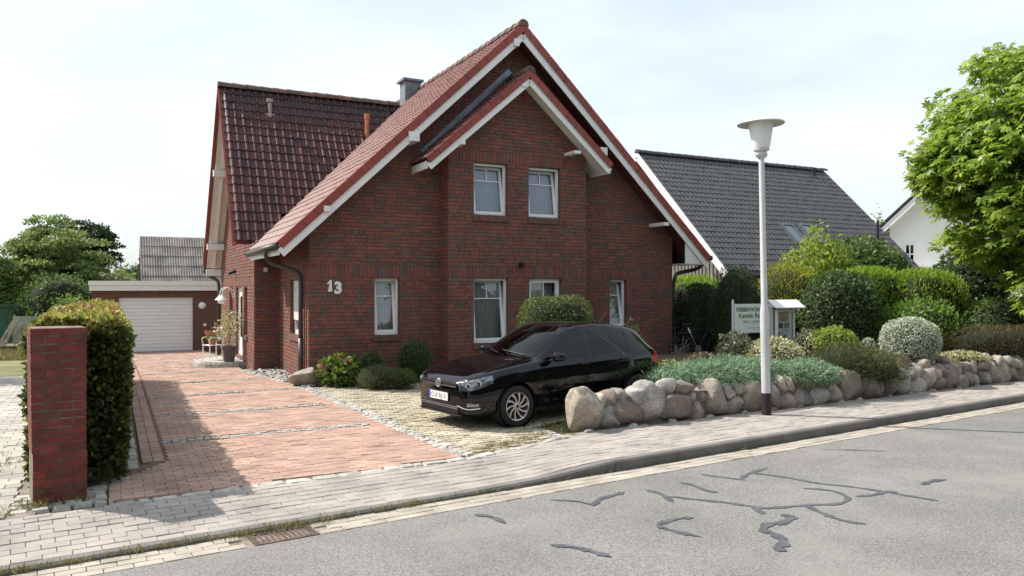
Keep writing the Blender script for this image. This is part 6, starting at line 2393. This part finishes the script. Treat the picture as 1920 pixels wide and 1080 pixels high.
def palmate(P, N, size):
    n = len(P)
    h = rng.normal(size=(n, 3)) * .5 + N * np.array((1, 1, .0)) + np.array((0, 0, -.28))
    h /= np.linalg.norm(h, axis=1)[:, None]
    up = N * .5 + np.array((0, 0, 1.0)) + rng.normal(size=(n, 3)) * .3
    s = np.cross(h, up)
    s /= np.linalg.norm(s, axis=1)[:, None]
    nn = np.cross(s, h)
    VV = []
    sz = size * rng.uniform(.75, 1.25, (n, 1))
    for ang, ln in ((-1.75, .62), (-1.05, .85), (-.36, 1.0), (.36, 1.0), (1.05, .85), (1.75, .62)):
        d = h * math.cos(ang) + s * math.sin(ang) - nn * .22 + rng.normal(size=(n, 3)) * .06
        d /= np.linalg.norm(d, axis=1)[:, None]
        q = np.cross(d, nn)
        q /= np.linalg.norm(q, axis=1)[:, None]
        L = sz * ln
        VV.append(np.stack((P, P + d * L * .62 + q * L * .19 + nn * L * .05, P + d * L - nn * L * .08, P + d * L * .62 - q * L * .19 + nn * L * .05), 1))
    V = np.stack(VV, 1).reshape(-1, 3)
    return V, np.arange(len(V)).reshape(-1, 4)


def chestnut(c, rad, ncl, per, seed):
    P0, N0_, w0 = sup_points(ncl, 2.2, .38, .13, seed, 2.4, -.95)
    P0 = P0 * np.array(rad) + np.array(c)
    PP, NN = [], []
    for p, nn in zip(P0, N0_):
        q = rng.normal(size=(per, 3))
        q /= np.linalg.norm(q, axis=1)[:, None]
        PP.append(p + q * rng.uniform(.1, .42, (per, 1)) * np.array((1, 1, .7)))
        m_ = nn + q * .6
        NN.append(m_ / np.linalg.norm(m_, axis=1)[:, None])
    return np.vstack(PP), np.vstack(NN), P0


c1 = chestnut((.35, 0, 4.7), (2.75, 2.7, 2.8), 900, 15, 41)
c2 = chestnut((-.05, -1.0, 1.85), (1.25, 1.2, 1.0), 120, 10, 42)
c3 = chestnut((-1.5, 0, 4.75), (1.3, 1.5, 1.0), 230, 14, 43)
core_mesh(ct, (.35, 0, 4.55), (2.6, 2.5, 2.8), 2.2, 41, .13, .72)
core_mesh(ct, (-1.5, 0, 4.75), (1.25, 1.5, .95), 2.2, 43, .13, .6)
PP, NN = np.vstack((c1[0], c2[0], c3[0])), np.vstack((c1[1], c2[1], c3[1]))
V_, F_ = palmate(PP, NN, .175)
tn = np.clip(rng.uniform(0, .75, len(PP)) + .15 * pnoise(PP, .8, 9) + .08, 0, 1)
link('crown', mesh_np('crown', V_, F_, np.repeat(tn, 24)), 'leaf_chestnut', ct)
lm = [([(0, 0, 0), (.05, 0, 2), (0, .1, 4.5), (.1, 0, 6.6)], .20, .05)]
for k in range(0, len(c1[2]), 9):
    e_ = c1[2][k]
    b = np.array((0, 0, max(1.2, e_[2] * .55)))
    lm.append(([tuple(b), tuple((b + e_) / 2 + np.array((0, 0, .25))), tuple(e_)], .055, .012))
for k in range(0, 60, 8):
    e_ = c2[2][k]
    lm.append(([(0, 0, 1.5), tuple(e_ * .5 + np.array((0, 0, 1.0))), tuple(e_)], .04, .01))
limb_tree(ct, lm).build('trunk', 'bark', ct)

# plants on the entrance step
P, N, w = sup_points(520, 2, .6, .3, 88)
foliage('foliage', P * np.array((.30, .30, .42)) + np.array((0, 0, .86)), N, .075, 'leaf_cream', plt, rng.uniform(0, .8, len(P)), asp=.5)
MB().tube([(0, 0, .36), (.02, 0, .7), (-.01, .02, 1.1)], [.014, .01, .006], 6).tube([(0, 0, .5), (.12, .05, .95)], .006, 5).tube([(0, 0, .5), (-.13, -.04, .9)], .006, 5).build('stem', 'bark', plt)
P, N, w = sup_points(160, 2, .5, .2, 89)
foliage('foliage', P * np.array((.17, .17, .11)) + np.array((0, 0, .24)), N, .06, 'leaf_fresh', pot, asp=.7)
for k in range(9):
    a = random.uniform(0, 6.28)
    flower_head(pot, (.14 * math.cos(a), .14 * math.sin(a), .28 + random.uniform(0, .09)), .05, 'petal_red', 26)

# weeds and dry grass in the joints: nobody could count the blades
GP, GN, GS = [], [], []


def tufts(a, b, n, z, spread, hmin=.03, hmax=.07, per=16):
    a, b = Vector(a), Vector(b)
    for _ in range(n):
        c = a.lerp(b, random.random())
        cx, cy = c.x + random.gauss(0, spread), c.y + random.gauss(0, spread)
        k = rng.integers(per // 2, per)
        GP.append(np.stack((cx + rng.normal(size=k) * .025, cy + rng.normal(size=k) * .025, np.full(k, z)), 1))
        nn = rng.normal(size=(k, 3)) * .5 + np.array((0, 0, 1))
        GN.append(nn / np.linalg.norm(nn, axis=1)[:, None])
        GS.append(rng.uniform(hmin, hmax, k))


w2 = lambda M, a, b: tuple((M @ Vector((a, b, 0)))[:2]) + (0,)
tufts(w2(RM, -6.5, -.01), w2(RM, -2.4, -.01), 120, -.105, .012)
tufts(w2(RM, -2.4, -.01), w2(RM, 3, -.01), 40, -.112, .012)
tufts(w2(RM, DRAIN.x - .5, -.1), w2(RM, DRAIN.x + .5, -.05), 26, -.11, .04)
tufts(w2(HM, .35, -7.85), w2(HM, 1.6, -7.2), 150, -.006, .10, .02, .06)
tufts(w2(HM, .1, -7.8), w2(HM, .0, -5.0), 40, -.006, .10, .02, .05)
tufts(w2(HM, 1.5, -7.0), w2(HM, 4.0, -5.9), 110, -.006, .12, .02, .06)
tufts(w2(HM, 0, -1.1), w2(HM, 2.2, -1.25), 60, -.006, .10, .02, .05)
tufts(w2(WM, -.1, -.10), w2(WM, 12, -.10), 70, -.004, .03, .02, .06)
tufts(w2(PM, -.15, -.05), w2(PM, .5, -.05), 26, -.004, .03, .03, .08)
tufts(w2(HM, -5.2, -7.4), w2(HM, -4.7, -5.5), 50, -.004, .15, .02, .06)
tufts(w2(HM, -4.9, -8.6), w2(HM, -4.5, -8.2), 16, -.004, .08, .03, .07)
for _ in range(420):
    q = HM @ Vector((random.uniform(.2, 6), random.uniform(-7.4, -1.2), 0))
    tufts((q.x, q.y, 0), (q.x, q.y, 0), 1, -.008, .02, .015, .035, 8)
for _ in range(900):
    x_, y_ = random.uniform(-60, 62), random.uniform(647, 664)
    q = pxg(x_, y_, -.14)
    tufts((q.x, q.y, 0), (q.x, q.y, 0), 1, lot_z(0, (HMi @ q).y) - .04, .1, .08, .22, 10)
P, N, S = np.vstack(GP), np.vstack(GN), np.concatenate(GS)
o = foliage('grass', P, N, S, 'leaf_grass', None, asp=.10, out=1.0, up=.2, spread=.3)
o['kind'] = 'stuff'
o['label'] = 'dry grass and weeds in the paving joints'

# the far side of the street, behind the photographer: added for the windows and the car to mirror
OM = RM @ Matrix.Translation((0, -10.2, 0))
oh = thing('street_hedge', 'long green hedge along the opposite side of the street', 'hedge', OM)
n = 9000
P = np.stack((rng.uniform(-26, 30, n), np.zeros(n), rng.uniform(0, 1.7, n)), 1)
top = rng.uniform(0, 1, n) < .3
P[top, 1] = rng.uniform(-.9, 0, top.sum())
P[top, 2] = 1.7
N = np.where(top[:, None], np.array((0, 0, 1.0)), np.array((0, 1.0, 0)))
P += N * (.12 * pnoise(P, 1.1, 61))[:, None]
foliage('foliage', P, N, .16, 'leaf_box', oh, asp=.6)
MB().box(-26, 30, -.95, -.06, 0, 1.62).build('branches', 'twig_core', oh)
for k, (x, y, w_, h_) in enumerate(((-9, -3.5, 3.0, 7.0), (-3.0, -5, 3.4, 8.5), (3.5, -3.6, 2.8, 6.5), (10.0, -5, 3.6, 9), (17, -4, 3.0, 7.5))):
    q = OM @ Vector((x, y, 0))
    t = thing('street_tree', ('round tree at the far left of the opposite hedge', 'tall wide tree behind the opposite hedge', 'smallest tree by the opposite hedge', 'tallest tree behind the opposite hedge', 'tree at the far right of the opposite hedge')[k], 'tree', Matrix.Translation((q.x, q.y, 0)), 'trees across the street')
    clump_crown(t, (0, 0, h_ * .55), (w_, w_, h_ * .45), 120, 60, .32, 'leaf_dark', .8, 70 + k)  # unseen crowns, leaves kept dark so that glass and paint mirror dark
    core_mesh(t, (0, 0, h_ * .55), (w_, w_, h_ * .45), 2.2, 70 + k, .15, .85)
    MB().tube([(0, 0, 0), (0, 0, h_ * .6)], [.16, .08], 8).build('trunk', 'bark', t)
op = thing('opposite_house', 'brick gabled house across the street behind the photographer', 'house', OM @ Matrix.Translation((-1, -20, 0)))
MB().box(0, 11, 0, 9, 0, 3.2).prism([(0, 8.9, 3.2), (11, 8.9, 3.2), (5.5, 8.9, 8.2)], (0, -8.8, 0)).build('wall', 'garage_brick', op)
MB().prism([(5.5, 9.4, 8.4), (-.7, 9.4, 2.7), (-.7, 9.4, 2.5), (5.5, 9.4, 8.2)], (0, -10, 0)).prism([(5.5, 9.4, 8.4), (11.7, 9.4, 2.7), (11.7, 9.4, 2.5), (5.5, 9.4, 8.2)], (0, -10, 0)).build('roof', 'dark_tile', op)
for x0 in (1.2, 4.6, 8.2):
    wf = MB().box(x0, x0 + 1.4, 9.0, 9.05, .9, 2.2).build('window', 'white_plastic', op)
    MB().box(x0 + .08, x0 + 1.32, 9.051, 9.06, .98, 2.12).build('pane', 'dark_room', wf)
